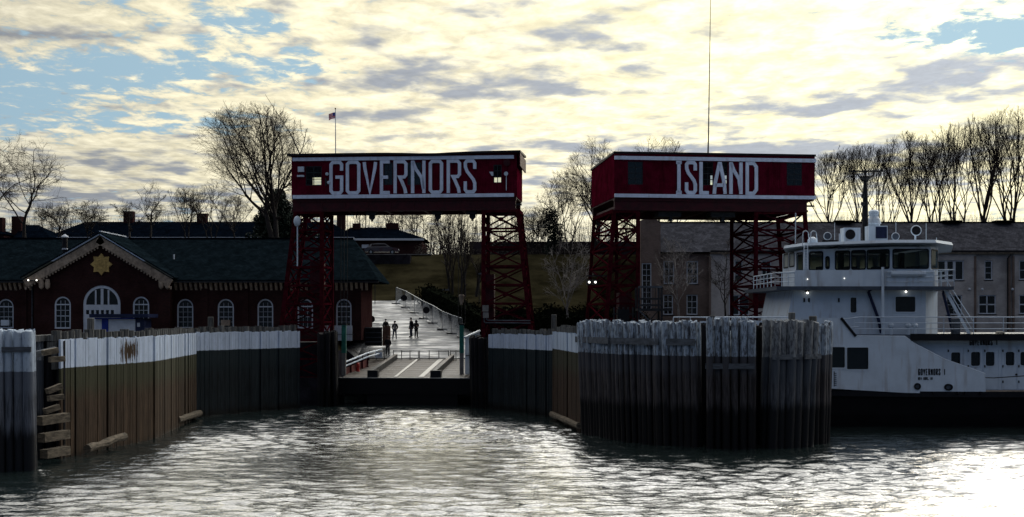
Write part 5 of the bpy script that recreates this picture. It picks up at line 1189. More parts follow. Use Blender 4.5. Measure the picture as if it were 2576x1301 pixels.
# upper deck slab
ud = fv(846)
MB().fbox(ff, fu(1694), fu(3050), ud-.22, ud+.1, .05, 14.2).build('upper_deck', M_shipg, FE)
MB().fbox(ff, fu(2290), fu(3050), ud-.28, ud+.16, -.06, .049).build('deck_edge', M_black, FE)
MB().fbox(ff, fu(1694), fu(1985), ud-.5, ud+.05, -.12, -.051).build('bow_plating', M_ship, FE)
# names
word(ff, 'GOVERNORS 1', fu(2438, dk), fu(2509, dk), fv(853.5, dk), fv(869, dk), .055, dk-.03, dk-.001).build('lettering', M_black, FE)['kind'] = 'stuff'
word(ff, 'GOVERNORS 1', fu(2308), fu(2377), fv(927.5), fv(944), .055, -.07, -.051).build('lettering', M_black, FE)['kind'] = 'stuff'
word(ff, 'NEW YORK, NY', fu(2308), fu(2345), fv(948.5), fv(956), .035, -.07, -.051).build('lettering', M_black, FE)['kind'] = 'stuff'
dm = MB()
for k in range(7): dm.fbox(ff, fu(2098), fu(2103), fv(940+k*5), fv(938+k*5), -.07, -.051)
dm.fbox(ff, fu(2096), fu(2098), fv(972), fv(934), -.07, -.0511); dm.build('draft_marks', M_wale, FE)
for px, py, rx in ((2306, 972, .22), (2384, 974, .28)):
    u, v = fu(px), fv(py); el_ = [(u+rx*math.cos(2*math.pi*k/20), v+.22*math.sin(2*math.pi*k/20)) for k in range(20)]; il = [(u+rx*.62*math.cos(2*math.pi*k/20), v+.13*math.sin(2*math.pi*k/20)) for k in range(20)]
    o_ = MB().plate(ff, el_, [il], -.12, -.051).build('fairlead', M_black, FE); MB().plate(ff, il, (), -.055, -.0512).build('fairlead_throat', M_shipg, o_)
for px in (2347, 2408, 2426, 2465): MB().fbox(ff, fu(px)-.06, fu(px)+.06, fv(992), fv(985), -.2, -.051).build('cleat', M_black, FE)
MB().tube([ff.pt(fu(2478), fv(950), -.05), ff.pt(fu(2500), fv(951), .1), ff.pt(fu(2575), fv(946), .1), ff.pt(fu(2650), fv(945), .1)], .03, 5).build('mooring_line', M_dark, FE)
# railings on the upper deck
def railing(par, pts, h, nmid, m=M_ship, r_=.035, step=1.35, mid=2):
    for p0, p1 in zip(pts[:-1], pts[1:]):
        p0, p1 = Vector(p0), Vector(p1)
        for k in range(mid+1): z = h*(1-k/(mid+1)); MB().tube([p0+Vector((0, 0, z)), p1+Vector((0, 0, z))], r_ if k == 0 else r_*.75, 5).build('rail', m, par)
        n_ = max(1, int((p1-p0).length/step))
        for k in range(n_+1): q = p0.lerp(p1, k/n_); MB().tube([q, q+Vector((0, 0, h))], r_*.85, 5).build('stanchion', m, par)
zr0 = ud+.1; hr = fv(798)-zr0
railing(FE, [ff.pt(fu(2150), zr0, .12), ff.pt(fu(3050), zr0, .12)], hr, 2, step=1.9)
railing(FE, [ff.pt(fu(1694), zr0, .12), ff.pt(fu(1822), zr0, .12)], hr, 2, step=.9)
MB().tube([ff.pt(fu(1822), zr0+hr, .12), ff.pt(fu(1985), zr0+hr, .12)], .05, 5).build('rail', M_ship, FE); MB().fbox(ff, fu(1900), fu(1985), zr0, zr0+hr*.78, .13, .2).build('bow_screen', M_ship, FE)
for a, b in ((2114, 2120), (2120, 2151)): pass
MB().beam(ff.pt(fu(2114), fv(800), -.09), ff.pt(fu(2151), fv(846), -.09), .08, .16).build('bulwark_edge', M_black, FE)
MB().tube([ff.pt(fu(2118), fv(803), 0), ff.pt(fu(2160), fv(799), .1)], .035, 5).build('rail', M_ship, FE)
MB().tube([ff.pt(fu(2135), fv(824), 0), ff.pt(fu(2160), fv(822), .1)], .03, 5).build('rail', M_ship, FE)
for px in (2247, 2290, 2307):
    MB().lathe(ff.pt(fu(px), zr0, .55), [(.10, 0), (.10, .45), (.19, .5), (.2, .62), (.12, .72)], 10).build('vent_head', M_ship, FE)
# second-level house
hb = 1.4; zh0, zh1 = zr0, fv(727, hb)
hw = [(2138, 2154, 748, 787), (2251, 2302, 746, 785), (2065, 2074, 765, 791)]
MB().plate(ff, [(fu(1972, hb), zh0), (fu(2328, hb), zh0), (fu(2328, hb), zh1), (fu(1995, hb), zh1)], [rrect(fu(a, hb), fu(b, hb), fv(d, hb), fv(c, hb), .09) for a, b, c, d in hw], hb, hb+.1).build('house_wall', M_ship, FE)
for a, b, c, d in hw:
    fr_ = MB().plate(ff, rrect(fu(a, hb)-.06, fu(b, hb)+.06, fv(d, hb)-.06, fv(c, hb)+.06, .13), [rrect(fu(a, hb)+.01, fu(b, hb)-.01, fv(d, hb)+.01, fv(c, hb)-.01, .09)], hb-.05, hb-.001).build('window', M_ship, FE); MB().fbox(ff, fu(a, hb), fu(b, hb), fv(d, hb), fv(c, hb), hb+.11, hb+.13).build('pane', M_glass, fr_)
MB().hexa([ff.pt(fu(2328, hb), zh0, hb+.0), ff.pt(fu(2385, hb), zh0, hb+2.2), ff.pt(fu(2385, hb), zh0, hb+9), ff.pt(fu(2328, hb)-.1, zh0, hb+9), ff.pt(fu(2328, hb), zh1, hb+.0), ff.pt(fu(2385, hb), zh1, hb+2.2), ff.pt(fu(2385, hb), zh1, hb+9), ff.pt(fu(2328, hb)-.1, zh1, hb+9)]).build('house_end', M_ship, FE)
MB().hexa([ff.pt(fu(1972, hb), zh0, hb+.1), ff.pt(fu(1972, hb)+.1, zh0, hb+.1), ff.pt(fu(1972, hb)+.1, zh0, hb+9), ff.pt(fu(1972, hb), zh0, hb+9), ff.pt(fu(1995, hb), zh1, hb+.1), ff.pt(fu(1995, hb)+.1, zh1, hb+.1), ff.pt(fu(1995, hb)+.1, zh1, hb+9), ff.pt(fu(1995, hb), zh1, hb+9)]).build('house_end', M_ship, FE)
MB().fbox(ff, fu(2058, hb), fu(2081, hb), zh0+.02, fv(756, hb), hb-.03, hb-.001).build('door', M_ship, FE)
for px, py in ((2029, 737), (2276, 734)):
    o_ = MB().fbox(ff, fu(px, hb)-.10, fu(px, hb)+.10, fv(py, hb)+.06, fv(py, hb)+.18, hb-.25, hb-.051).build('wall_lamp', M_dark, FE); MB().ball(ff.pt(fu(px, hb), fv(py, hb), hb-.2), .07, 8, 6).build('bulb', M_lamp, o_)
for px in (2022, 2034, 2109): MB().fbox(ff, fu(px, hb)-.05, fu(px, hb)+.05, fv(760, hb), fv(750, hb), hb-.08, hb-.001).build('fitting', M_dark, FE)
MB().tube([ff.pt(fu(2190, 1.2), fv(728, 1.2), 1.2), ff.pt(fu(2184, 1.2), fv(735, 1.2), 1.2), ff.pt(fu(2208, 1.2), fv(800, 1.2), 1.2), ff.pt(fu(2216, 1.2), fv(838, 1.2), 1.2)], .10, 7).build('exhaust_pipe', M_navy, FE)
MB().tube([ff.pt(fu(2375, 1.2), fv(728, 1.2), 1.2), ff.pt(fu(2372, 1.2), fv(738, 1.2), 1.2), ff.pt(fu(2388, 1.2), fv(800, 1.2), 1.2), ff.pt(fu(2396, 1.2), fv(840, 1.2), 1.2)], .10, 7).build('exhaust_pipe', M_navy, FE)
MB().tube([ff.pt(fu(2220, .3), ud, .3), ff.pt(fu(2220, .3), fv(672, .3), .3)], .09, 8).build('stanchion_post', M_ship, FE)
# bridge deck and wheelhouse
zd = fv(720)
MB().fbox(ff, fu(1956), fu(2404), fv(729), zd, .4, 12).build('bridge_deck', M_shipg, FE)
bw_ = MB().fbox(ff, fu(2003), fu(2352), zd+.001, fv(679), .42, .50).build('bridge_screen', M_ship, FE)
for k in range(1, 6): MB().fbox(ff, fu(2003+k*58), fu(2003+k*58)+.04, zd+.01, fv(679), .38, .419).build('screen_rib', M_ship, FE)
MB().tube([ff.pt(fu(1953), fv(686), .5), ff.pt(fu(2003), fv(684), .5)], .04, 5).build('rail', M_ship, FE)
railing(FE, [ff.pt(fu(1953), zd, .5), ff.pt(fu(2003), zd, .5)], fv(686)-zd, 2, step=.42); railing(FE, [ff.pt(fu(2353), zd, .5), ff.pt(fu(2406), zd, .5)], fv(678)-zd, 2, step=.42); railing(FE, [ff.pt(fu(2406), zd, .5), ff.pt(fu(2406), zd, 8)], fv(678)-zd, 2, step=1.2); railing(FE, [ff.pt(fu(1953), zd, .5), ff.pt(fu(1953), zd, 8)], fv(686)-zd, 2, step=1.2)
railing(FE, [ff.pt(fu(2230), zd, .30), ff.pt(fu(2353), zd, .30)], fv(684)-zd, 2, step=1.6)
MB().tube([ff.pt(fu(2243), fv(688), .25), ff.pt(fu(2330), fv(688), .25)], .16, 8).build('rolled_awning', M_ship, FE)
for px, py in ((2034, 702), (2127, 700)): MB().ball(ff.pt(fu(px), fv(py), .36), .03, 6, 4).build('screen_light', M_lamp, FE)
# octagonal-plan wheelhouse with real openings; walls lean outward at the top
foot = [(2001, 90.6), (2022, 88.6), (2180, 86.2), (2240, 85.0), (2340, 85.0), (2359, 86.6)]
fp2 = [(wx(a, b), b) for a, b in foot]; xc = (fp2[0][0]+fp2[-1][0])/2
back = [(fp2[-1][0], 95.0), (fp2[-1][0]-1.2, 97), (fp2[0][0]+1.2, 97), (fp2[0][0], 95)]
ring_ = fp2+back; zw0, zw1 = zd, wz(624, 86.5); zs1, zs2 = wz(677, 86), wz(630, 86)
WH = MB(); WH.add([(x, y, zw0) for x, y in ring_]+[(x, y, zw0+.06) for x, y in ring_], [tuple(range(len(ring_)))[::-1], tuple(range(len(ring_), 2*len(ring_)))]); wh = WH.build('wheelhouse', M_ship, FE)
wspec = {0: [(.15, .85)], 1: [(.09, .30), (.355, .405, 1), (.51, .73), (.765, .975)], 2: [(.02, .93)], 3: [(.06, .94)], 4: [(.1, .9)], 5: [(.1, .45), (.55, .9)], 6: [(.1, .9)], 7: [(.04, .2), (.24, .42), (.46, .6), (.64, .8), (.83, .97)], 8: [(.1, .9)], 9: [(.1, .45), (.55, .9)]}
for i in range(len(ring_)):
    a = Vector((*ring_[i], 0)); b = Vector((*ring_[(i+1) % len(ring_)], 0)); d = b-a; ln = d.length
    f4 = Face(a.x, a.y, math.atan2(d.y, d.x)); hs_ = []
    for w in wspec[i]:
        hs_.append((ln*w[0], ln*w[1], zs1+(.40 if i > 4 else .02), zs2+(.12 if i > 4 else 0)) if len(w) == 2 else (ln*w[0], ln*w[1], zs1+.1, zs2-.35))
    MB().plate(f4, rect(0, ln, zw0, zw1), [rrect(*h_, .10) for h_ in hs_], 0, .09).build('wall_panel', M_ship, wh)
    for h_ in hs_:
        MB().plate(f4, rrect(h_[0]-.05, h_[1]+.05, h_[2]-.05, h_[3]+.05, .14), [rrect(h_[0]+.03, h_[1]-.03, h_[2]+.03, h_[3]-.03, .08)], -.03, -.001).build('window_frame', M_black, wh)
        MB().plate(f4, rrect(h_[0]+.01, h_[1]-.01, h_[2]+.01, h_[3]-.01, .09), (), .03, .035).build('pane', M_thru if i < 5 else M_daypane, wh)
for px, w_ in ((2060, 1.0), (2130, .7), (2200, 1.2), (2290, .6)): MB().box((wx(px, 90), 90, zw0+.06), (wx(px, 90)+w_, 91, zw0+1.5)).build('console', M_dark, wh)
for px in (2110, 2215, 2262, 2312): MB().box((wx(px, 92), 92, zw0+.06), (wx(px, 92)+.35, 92.3, zw1-.05)).build('equipment_rack', M_black, wh)
# roof: thick plate with overhang, slightly cranked
ro = [(wx(1970, 90.5), 90.5, 629), (wx(2021, 87), 87, 621), (wx(2166, 84.6), 84.6, 613), (wx(2240, 83.6), 83.6, 612), (wx(2355, 83.6), 83.6, 611), (wx(2397, 86.5), 86.5, 613), (wx(2392, 96), 96, 0), (wx(2330, 99), 99, 0), (wx(2010, 99), 99, 0), (wx(1975, 96), 96, 0)]
zrf = wz(613, 85); rfm = MB(); nn = len(ro)
rfm.add([(x, y, zrf-.02) for x, y, _ in ro]+[(x*.985+xc*.015, y*.985+91*.015, zrf+.17) for x, y, _ in ro], [tuple(range(nn))[::-1], tuple(range(nn, 2*nn))]+[(i, (i+1) % nn, nn+(i+1) % nn, nn+i) for i in range(nn)]); rfo = rfm.build('wheelhouse_roof', M_ship, FE)
MB().box((wx(2100, 88), 87, zw1-.02), (wx(2300, 88), 94, zrf-.021)).build('ceiling_panel', M_shipg, FE)
rt = zrf+.17
def rb_(name, px0, px1, py0, py1, m, Y=88.0, dd=.8): return MB().box((wx(px0, Y), Y, max(rt, wz(py1, Y))), (wx(px1, Y), Y+dd, wz(py0, Y))).build(name, m, FE)
o_ = rb_('air_conditioner', 2122, 2164, 573, 612, M_ship, 87, 1.0); MB().lathe((wx(2138, 87), 86.95, wz(590, 87)), [(.33, 0), (.33, .045)], 20, Vector((0, 1, 0))).build('fan_grille', M_black, o_)
rb_('equipment_box', 2185, 2232, 568, 612, M_ship, 87.3, 1.2); MB().box((wx(2202, 87.3), 87.25, wz(600, 87.3)), (wx(2230, 87.3), 87.298, wz(571, 87.3))).build('louvre_panel', M_navy, FE)
stt = MB(); Yk = 89.5; x = wx(2197, Yk)
stt.lathe((x, Yk, rt), [(.42, 0), (.42, wz(565, Yk)-rt), (.50, wz(563, Yk)-rt), (.42, wz(552, Yk)-rt), (.30, wz(545, Yk)-rt), (.34, wz(540, Yk)-rt), (.36, wz(532, Yk)-rt), (.2, wz(528, Yk)-rt)], 14); stt.build('funnel', M_ship, FE)
Ym = 88.5; xm = wx(2176, Ym); mm_ = MB(); mm_.tube([(xm, Ym, rt), (xm, Ym, wz(480, Ym)), (xm, Ym, wz(425, Ym))], [.22, .16, .06], 8); ms = mm_.build('mast', M_black, FE)
MB().beam(P(2136, 431, Ym), P(2222, 431, Ym), .09, .09).build('crossbar', M_black, ms)
for s_ in (-1, 1): MB().beam((xm+s_*.55, Ym, wz(438, Ym)), (xm, Ym, wz(462, Ym)), .07, .07).build('crossbar_brace', M_black, ms); MB().tube([(xm+s_*1.1, Ym, wz(431, Ym)), (xm+s_*1.1, Ym, wz(431, Ym)+.25)], .05, 6).build('masthead_light', M_black, ms)
MB().lathe((xm, Ym, wz(455, Ym)), [(.15, 0), (.38, .2), (.38, .3), (.15, .34)], 10).build('mast_platform', M_black, ms)
MB().lathe((xm-.2, Ym-.15, wz(520, Ym)), [(.06, 0), (.14, .1), (.14, .3)], 8).build('mast_light', M_dark, ms)
MB().lathe((xm-.2, Ym-.15, wz(500, Ym)), [(.06, 0), (.12, .1), (.12, .3)], 8).build('mast_light', M_dark, ms)
for px, py in ((2099, 560), (2253, 560), (2329, 562), (2355, 598)): MB().tube([(wx(px, 87.5), 87.5, rt), (wx(px, 87.5), 87.5, wz(py, 87.5))], .02, 5).build('whip_antenna', M_ship, FE)
def horn(px, py, r_, name, Y=87, back_r=.5):
    c = Vector((wx(px, Y), Y, wz(py, Y))); o_ = MB().lathe(c, [(r_, 0), (r_*1.0, .04), (r_*.8, .12), (r_*.25, .35), (.04, .5)], 16, Vector((0, 1, 0))).build(name, M_ship, FE, smooth=True)
    MB().tube([(c.x, c.y+.2, rt), (c.x, c.y+.2, c.z-r_*.2)], .06, 6).build('stand', M_ship, o_); MB().lathe(c+Vector((0, -.03, 0)), [(r_*.82, 0), (r_*.82, .03)], 16, Vector((0, 1, 0))).build('lens', M_shipg if name != 'searchlight' else M_black, o_)
horn(2081, 594, .27, 'searchlight_dome'); horn(2252, 595, .27, 'loudhailer'); horn(2304, 580, .36, 'searchlight')
rb_('speaker_box', 2068, 2106, 604, 612, M_black, 86.3, .3); MB().tube([(wx(2112, 86.5), 86.5, rt), (wx(2112, 86.5), 86.5, wz(588, 86.5))], .07, 8).build('vent_pipe', M_ship, FE)
MB().ball((wx(2043, 88), 88, wz(607, 88)), .33, 12, 8, (1, 1, .9)).build('radome', M_ship, FE, smooth=True)
for px in (2026, 2046):
    Yl = 86.8; mb = MB(); w_ = 7.5
    pts = [P(px-w_, 620, Yl), P(px-w_, 595, Yl)]+[P(px+w_*math.cos(R(180-k*30)), 590-9*math.sin(R(180-k*30)), Yl) for k in range(1, 6)]+[P(px+w_, 595, Yl+.4), P(px+w_+3, 618, Yl+.6)]
    mb.tube(pts, .035, 5); mb.build('ladder_hoop', M_ship, FE)
for px in (2022, 2031): MB().tube([P(px, 618, 86.6), P(px, 676, 86.0)], .03, 5).build('ladder_stile', M_ship, FE)
for k in range(8): MB().tube([P(2022, 622+k*7, 86.5), P(2031, 622+k*7, 86.5)], .02, 4).build('rung', M_ship, FE)
MB().tube([(wx(2000, 88), 88, rt), (wx(2001, 88), 88, wz(536, 88))], .035, 5).build('whip_antenna', M_ship, FE)
# stair from bridge wing down to the upper deck
for b_ in (1.0, 1.9):
    MB().beam(ff.pt(fu(2376, b_), fv(728, b_), b_), ff.pt(fu(2438, b_), fv(842, b_), b_), .05, .2).build('stair_stringer', M_ship, FE)
    MB().tube([ff.pt(fu(2378, b_), fv(700, b_), b_), ff.pt(fu(2394, b_), fv(728, b_), b_), ff.pt(fu(2446, b_), fv(808, b_), b_)], .035, 5).build('stair_handrail', M_ship, FE)
    MB().tube([ff.pt(fu(2384, b_), fv(728, b_), b_), ff.pt(fu(2442, b_), fv(826, b_), b_)], .028, 5).build('stair_handrail', M_ship, FE)
for k in range(13):
    t_ = (k+.5)/13; u = fu(2376, 1.4)+(fu(2438, 1.4)-fu(2376, 1.4))*t_; v = fv(728, 1.4)+(fv(842, 1.4)-fv(728, 1.4))*t_
    MB().fbox(ff, u-.14, u+.14, v-.02, v+.02, 1.03, 1.87).build('tread', M_shipg, FE)
MB().fbox(ff, fu(2395, .5), fu(2412, .5), ud+.1, fv(803), .3, .8).build('life_raft_canister', M_wale, FE)
MB().lathe(ff.pt(fu(2515), ud+.17, .0), [(.28, 0), (.30, .08), (.12, .14)], 10).build('rope_coil', M_black, FE)
# ------------------------------------------------------------------ trees
def tree(name, label, px, py_base, Y, py_top, spread, seed, style='round', shift=0, m=M_bark, group='bare winter trees behind the buildings', trunkfrac=.3, stems=1, dens=1.0, lean=0.0, base_z=None, thick=1.0, minr=.015):
    rn = random.Random(seed); x0 = wx(px, Y); z0 = wz(py_base, Y) if base_z is None else base_z; Hh = wz(py_top, Y)-z0; half = spread/F*Y/2
    o = thing(name, (x0, Y, z0), label, 'tree', group)
    tk, cr = MB(), MB()
    env_h = Hh; wide = half; cfrac = {'round': .55, 'gnarl': .55, 'vase': .52}[style]; tfr = {'round': .36, 'gnarl': .36, 'vase': .26}[style]; dens = dens*(1.0 if stems == 1 else 1.45/stems); gold = rn.uniform(0, 6)
    def branch(p, d, ln, r, lev, mb):
        r = max(r, minr*(2, 3.2, 1.9, 1.1, .62)[lev]); mr_ = minr*(1.2, 1.2, .95, .7, .5)[lev]
        nseg = {0: 6, 1: 6, 2: 5, 3: 4, 4: 3}[lev]; pts = [p]; rad = [r]; dd = d.copy(); curl = {0: .06, 1: .11, 2: .15, 3: .19, 4: .2}[lev]*(1.0 if style != 'gnarl' else 2.1)
        up = {'round': .05, 'vase': .10, 'gnarl': .02}[style]
        for i in range(nseg):
            dd = (dd+Vector((rn.gauss(0, curl), rn.gauss(0, curl), rn.gauss(0, curl*.7)+up*(1 if lev < 4 else .4)))).normalized()
            p = p+dd*(ln/nseg)
            # keep within the crown envelope
            rel = (p.z-z0)/env_h
            pts.append(p.copy()); rad.append(max(mr_, r*(1-(i+1)/nseg*(.62 if lev < 3 else .7))))
        n_ = {0: 8, 1: 5, 2: 4, 3: 3, 4: 3}[lev]
        mb.tube(pts, rad, n_, cap=False)
        return pts, rad
    def grow(p, d, ln, r, lev):
        mb = tk if lev == 0 else cr
        pts, rad = branch(p, d, ln, r, lev, mb)
        if lev >= 4: return
        nk = {0: 7*dens, 1: 6, 2: 5.5, 3: 3.6}[lev]*(1.0 if lev == 0 else dens**.4); nk = int(nk+rn.random())
        for k in range(nk):
            t_ = ({0: .40, 1: .32, 2: .25, 3: .1} if style != 'vase' else {0: .25, 1: .30, 2: .25, 3: .1})[lev]; s_ = t_+(1-t_)*(k+rn.random())/max(1, nk); s_ = min(s_, .999)*(len(pts)-1); i = int(s_); q = pts[i].lerp(pts[i+1], s_-i)
            bd = (pts[i+1]-pts[i]).normalized(); side_ = bd.cross(Vector((rn.gauss(0, 1), rn.gauss(0, 1), rn.gauss(0, 1)))).normalized()
            a = R(rn.uniform(28, 62) if style != 'vase' else rn.uniform(18, 38)) if lev > 0 else R(rn.uniform(22, 58) if style != 'vase' else rn.uniform(10, 28))
            nd = (bd*math.cos(a)+side_*math.sin(a)).normalized()
            if lev <= 1 and nd.z < -.05: nd.z = abs(nd.z)
            if True:
                def edist(q_, d_):
                    c0 = Vector((x0+shift/F*Y, Y, z0+Hh*cfrac)); A_ = Vector((wide, wide*.8, Hh*(1-cfrac))); q0 = q_-c0; o1 = Vector((q0.x/A_.x, q0.y/A_.y, q0.z/A_.z)); d1 = Vector((d_.x/A_.x, d_.y/A_.y, d_.z/A_.z))
                    aa = d1.dot(d1); bb = 2*o1.dot(d1); cc_ = o1.dot(o1)-1; D_ = bb*bb-4*aa*cc_
                    return max(.4, (-bb+math.sqrt(D_))/(2*aa)) if D_ > 0 and cc_ < 0 else .5
            if lev == 0:
                nd = Vector((nd.x*wide/env_h*2.2, nd.y*wide/env_h*1.6, nd.z)).normalized(); g_a = gold+2.4*k; el_a = R(rn.uniform(22, 50) if style != 'vase' else rn.uniform(8, 36)); nd = Vector((shift/F*Y/max(1, env_h)*.9+math.cos(g_a)*math.sin(el_a)*(1.25 if wide > env_h*.45 else .9), math.sin(g_a)*math.sin(el_a)*.8, math.cos(el_a))).normalized(); L_ = edist(q, nd)*rn.uniform(.50, 1.06)
            else: L_ = min(ln*(rn.uniform(.40, .68) if lev < 3 else rn.uniform(.55, .9)), edist(q, nd)*rn.uniform(.65, 1.0))
            grow(q, nd.normalized(), L_, max(minr*.6, rad[i]*rn.uniform(.42, .66)), lev+1)
        if lev < 3:
            ed_ = (pts[-1]-pts[-2]).normalized(); grow(pts[-1], ed_, (edist(pts[-1], ed_)*.85 if lev == 0 else min(ln*.45, edist(pts[-1], ed_)*.8)), max(minr, rad[-1]*.95), lev+1)
    for s_ in range(stems):
        a = (s_-(stems-1)/2)*.30+lean+rn.uniform(-.05, .05)
        if stems > 1: b0 = Vector((x0+(s_-(stems-1)/2)*.35, Y+rn.uniform(-.2, .2), z0-.3))
        else: b0 = Vector((x0, Y, z0-.3))
        grow(b0, Vector((math.sin(a)*wide/env_h*2, rn.uniform(-.08, .08), 1)).normalized(), Hh*tfr*rn.uniform(.9, 1.15), Hh*.019*thick/(1+.25*(stems-1)), 0)
    tk.build('trunk', m, o); cr.build('crown', M_twig if m is M_bark else m, o)
    print(name, px, len(tk.f)+len(cr.f))
    return o
T = tree
T('plane_tree', 'wide gnarled bare tree over the roofs at the far left', 62, 600, 145, 330, 220, 11, 'gnarl', dens=1.05, lean=.05)
T('plane_tree', 'gnarled bare tree cut by the left picture edge', -40, 600, 150, 318, 190, 12, 'gnarl', dens=1.05)
T('bushy_tree', 'low twiggy tree left of the tall twin-topped trees', 150, 600, 160, 498, 150, 13, 'gnarl', dens=1.0, stems=2)
T('bushy_tree', 'dense low tree just left of the chimney behind the gable', 225, 600, 160, 497, 120, 14, 'gnarl', dens=1.1, stems=2)
T('bare_tree', 'small crooked tree with rounded top beside the left chimney', 326, 600, 165, 446, 85, 15, 'gnarl', dens=.95)
T('bare_tree', 'slim crooked tree with tufted top, right of the left chimney', 380, 600, 165, 440, 85, 16, 'gnarl', dens=.95)
T('bare_tree', 'fan-shaped tree behind the middle of the barracks roof', 470, 602, 160, 472, 110, 17, 'round', stems=2)
T('bare_tree', 'spreading tree right of the second chimney', 532, 602, 158, 455, 130, 18, 'round', stems=3, dens=.95)
T('bare_tree', 'thin upright tree at the left foot of the largest tree', 590, 602, 165, 490, 100, 19, 'round')
T('great_tree', 'largest bare tree with many rising limbs, left of the first gantry', 690, 602, 142, 258, 350, 31, 'round', shift=-62, dens=2.0, stems=2, thick=1.5, lean=-.10)
T('bare_tree', 'tree filling the gap behind the left corner of the first gantry', 745, 602, 165, 480, 120, 22, 'round', stems=2)
T('bare_tree', 'slanting tree seen under the girder, left of centre', 905, 600, 190, 480, 130, 23, 'vase', stems=3)
T('bare_tree', 'round-topped tree seen under the girder above the barracks end', 1055, 600, 195, 512, 120, 24, 'gnarl', stems=3, dens=1.1)
T('bare_tree', 'leaning tree above the middle chimney, under the girder', 990, 596, 200, 500, 130, 44, 'vase', stems=3)
T('slope_tree', 'tall straight tree standing on the grass bank under the girder', 1134, 735, 152, 480, 110, 25, 'vase', stems=2, dens=.9)
T('slope_tree', 'many-stemmed tree on the bank left of the right gantry leg', 1165, 740, 150, 470, 90, 26, 'vase', stems=2, dens=.8)
T('slope_tree', 'thin tree beside the right leg of the first gantry', 1198, 740, 152, 490, 60, 27, 'vase', dens=.7)
T('bare_tree', 'low bushy tree between the two gantries', 1340, 625, 178, 515, 120, 28, 'gnarl', stems=3, dens=1.8)
T('bare_tree', 'dense tall tree directly left of the second gantry cabin', 1425, 625, 172, 425, 160, 29, 'round', stems=3, dens=1.6)
T('bare_tree', 'tree rising behind the left end of the second gantry cabin', 1500, 625, 165, 345, 200, 33, 'round', stems=2, dens=1.6)
T('bare_tree', 'tree whose twigs show above the middle of the second gantry roof', 1655, 600, 178, 338, 190, 34, 'round', stems=2, dens=1.5)
T('bare_tree', 'tree glimpsed under the second girder, left part', 1700, 600, 180, 460, 150, 35, 'round', stems=2)
T('bare_tree', 'tree glimpsed under the second girder, right part', 1830, 600, 180, 460, 150, 36, 'gnarl', stems=2)
T('pale_sapling', 'pale slender tree rooted by the quay between the gantries', 1427, 815, 128, 600, 150, 37, 'round', m=M_barkl, group='pale young trees in front of the brick building', dens=.75, thick=.9)
T('pale_sapling', 'dark slender tree in front of the brown brick wall', 1707, 800, 138, 575, 130, 38, 'round', m=M_barkl, group='pale young trees in front of the brick building', dens=.7, thick=.7)
T('pale_sapling', 'slender tree with open crown in front of the pale brick wall', 1825, 800, 138, 600, 150, 39, 'round', m=M_bark, group='pale young trees in front of the brick building', dens=.7, thick=.8)
RT = [(2090, 560, 395, 150, 'leftmost tree of the row behind the long roof'), (2165, 560, 372, 140, 'tree of the roof row directly behind the ferry mast'), (2225, 562, 385, 120, 'narrow tree of the roof row just right of the ferry funnel'), (2290, 562, 345, 160, 'broad tree of the roof row above the ferry searchlight'),
      (2350, 562, 350, 120, 'slim tree of the roof row above the wheelhouse corner'), (2405, 562, 318, 150, 'tall tree of the roof row, third from the right picture edge'), (2470, 562, 305, 140, 'tall tree of the roof row, second from the right picture edge'), (2545, 562, 280, 160, 'tallest tree of the roof row at the right picture edge')]
for i, (px, pb, pt, sp_, lb) in enumerate(RT): T('row_tree', lb, px, pb+38, 168+(i % 3)*3, pt-14, sp_*1.55, 50+i, 'vase', group='row of tall vase-shaped bare trees behind the long roof', stems=1+(i % 3), dens=1.15, minr=.017)
T('row_tree', 'tree of the roof row standing just outside the right picture edge', 2620, 600, 168, 290, 150, 60, 'vase', group='row of tall vase-shaped bare trees behind the long roof', stems=2, dens=.9)
# evergreen in the base of the great tree
EG = thing('evergreen_tree', (wx(700, 160), 160, wz(604, 160)), 'dark conifer mass behind the trunk of the largest bare tree', 'tree')
MB().tube([(wx(700, 160), 160, wz(604, 160)-.4), (wx(700, 160), 160, wz(480, 160))], [.3, .05], 7).build('trunk', M_bark, EG)
cn = [((wx(700+random.uniform(-1, 1)*w_, 160), 160+random.uniform(-1, 1), wz(600-h_, 160)), (2.2*w_/60+.3, 1.6, .8)) for h_, w_ in ((5, 60), (18, 52), (30, 48), (42, 40), (55, 34), (68, 26), (82, 20), (96, 14), (108, 8), (12, 62), (26, 50), (48, 36)) for _ in range(3)]
leafmass('crown', M_pine, cn, .16, 9000, None, None, seed=9, parent=EG)
EV = thing('evergreen_tree', (wx(1395, 176), 176, 15), 'dark rounded evergreen between the gantries behind the masonry wall', 'tree')
MB().tube([(wx(1395, 176), 176, 14.8), (wx(1395, 176), 176, 19)], [.3, .1], 7).build('trunk', M_bark, EV)
leafmass('crown', M_pine, [((wx(1395+random.uniform(-14, 14), 176), 176, 16.2+k*.55), (1.0, .9, .9)) for k in range(10)], .12, 2600, None, None, seed=10, parent=EV)
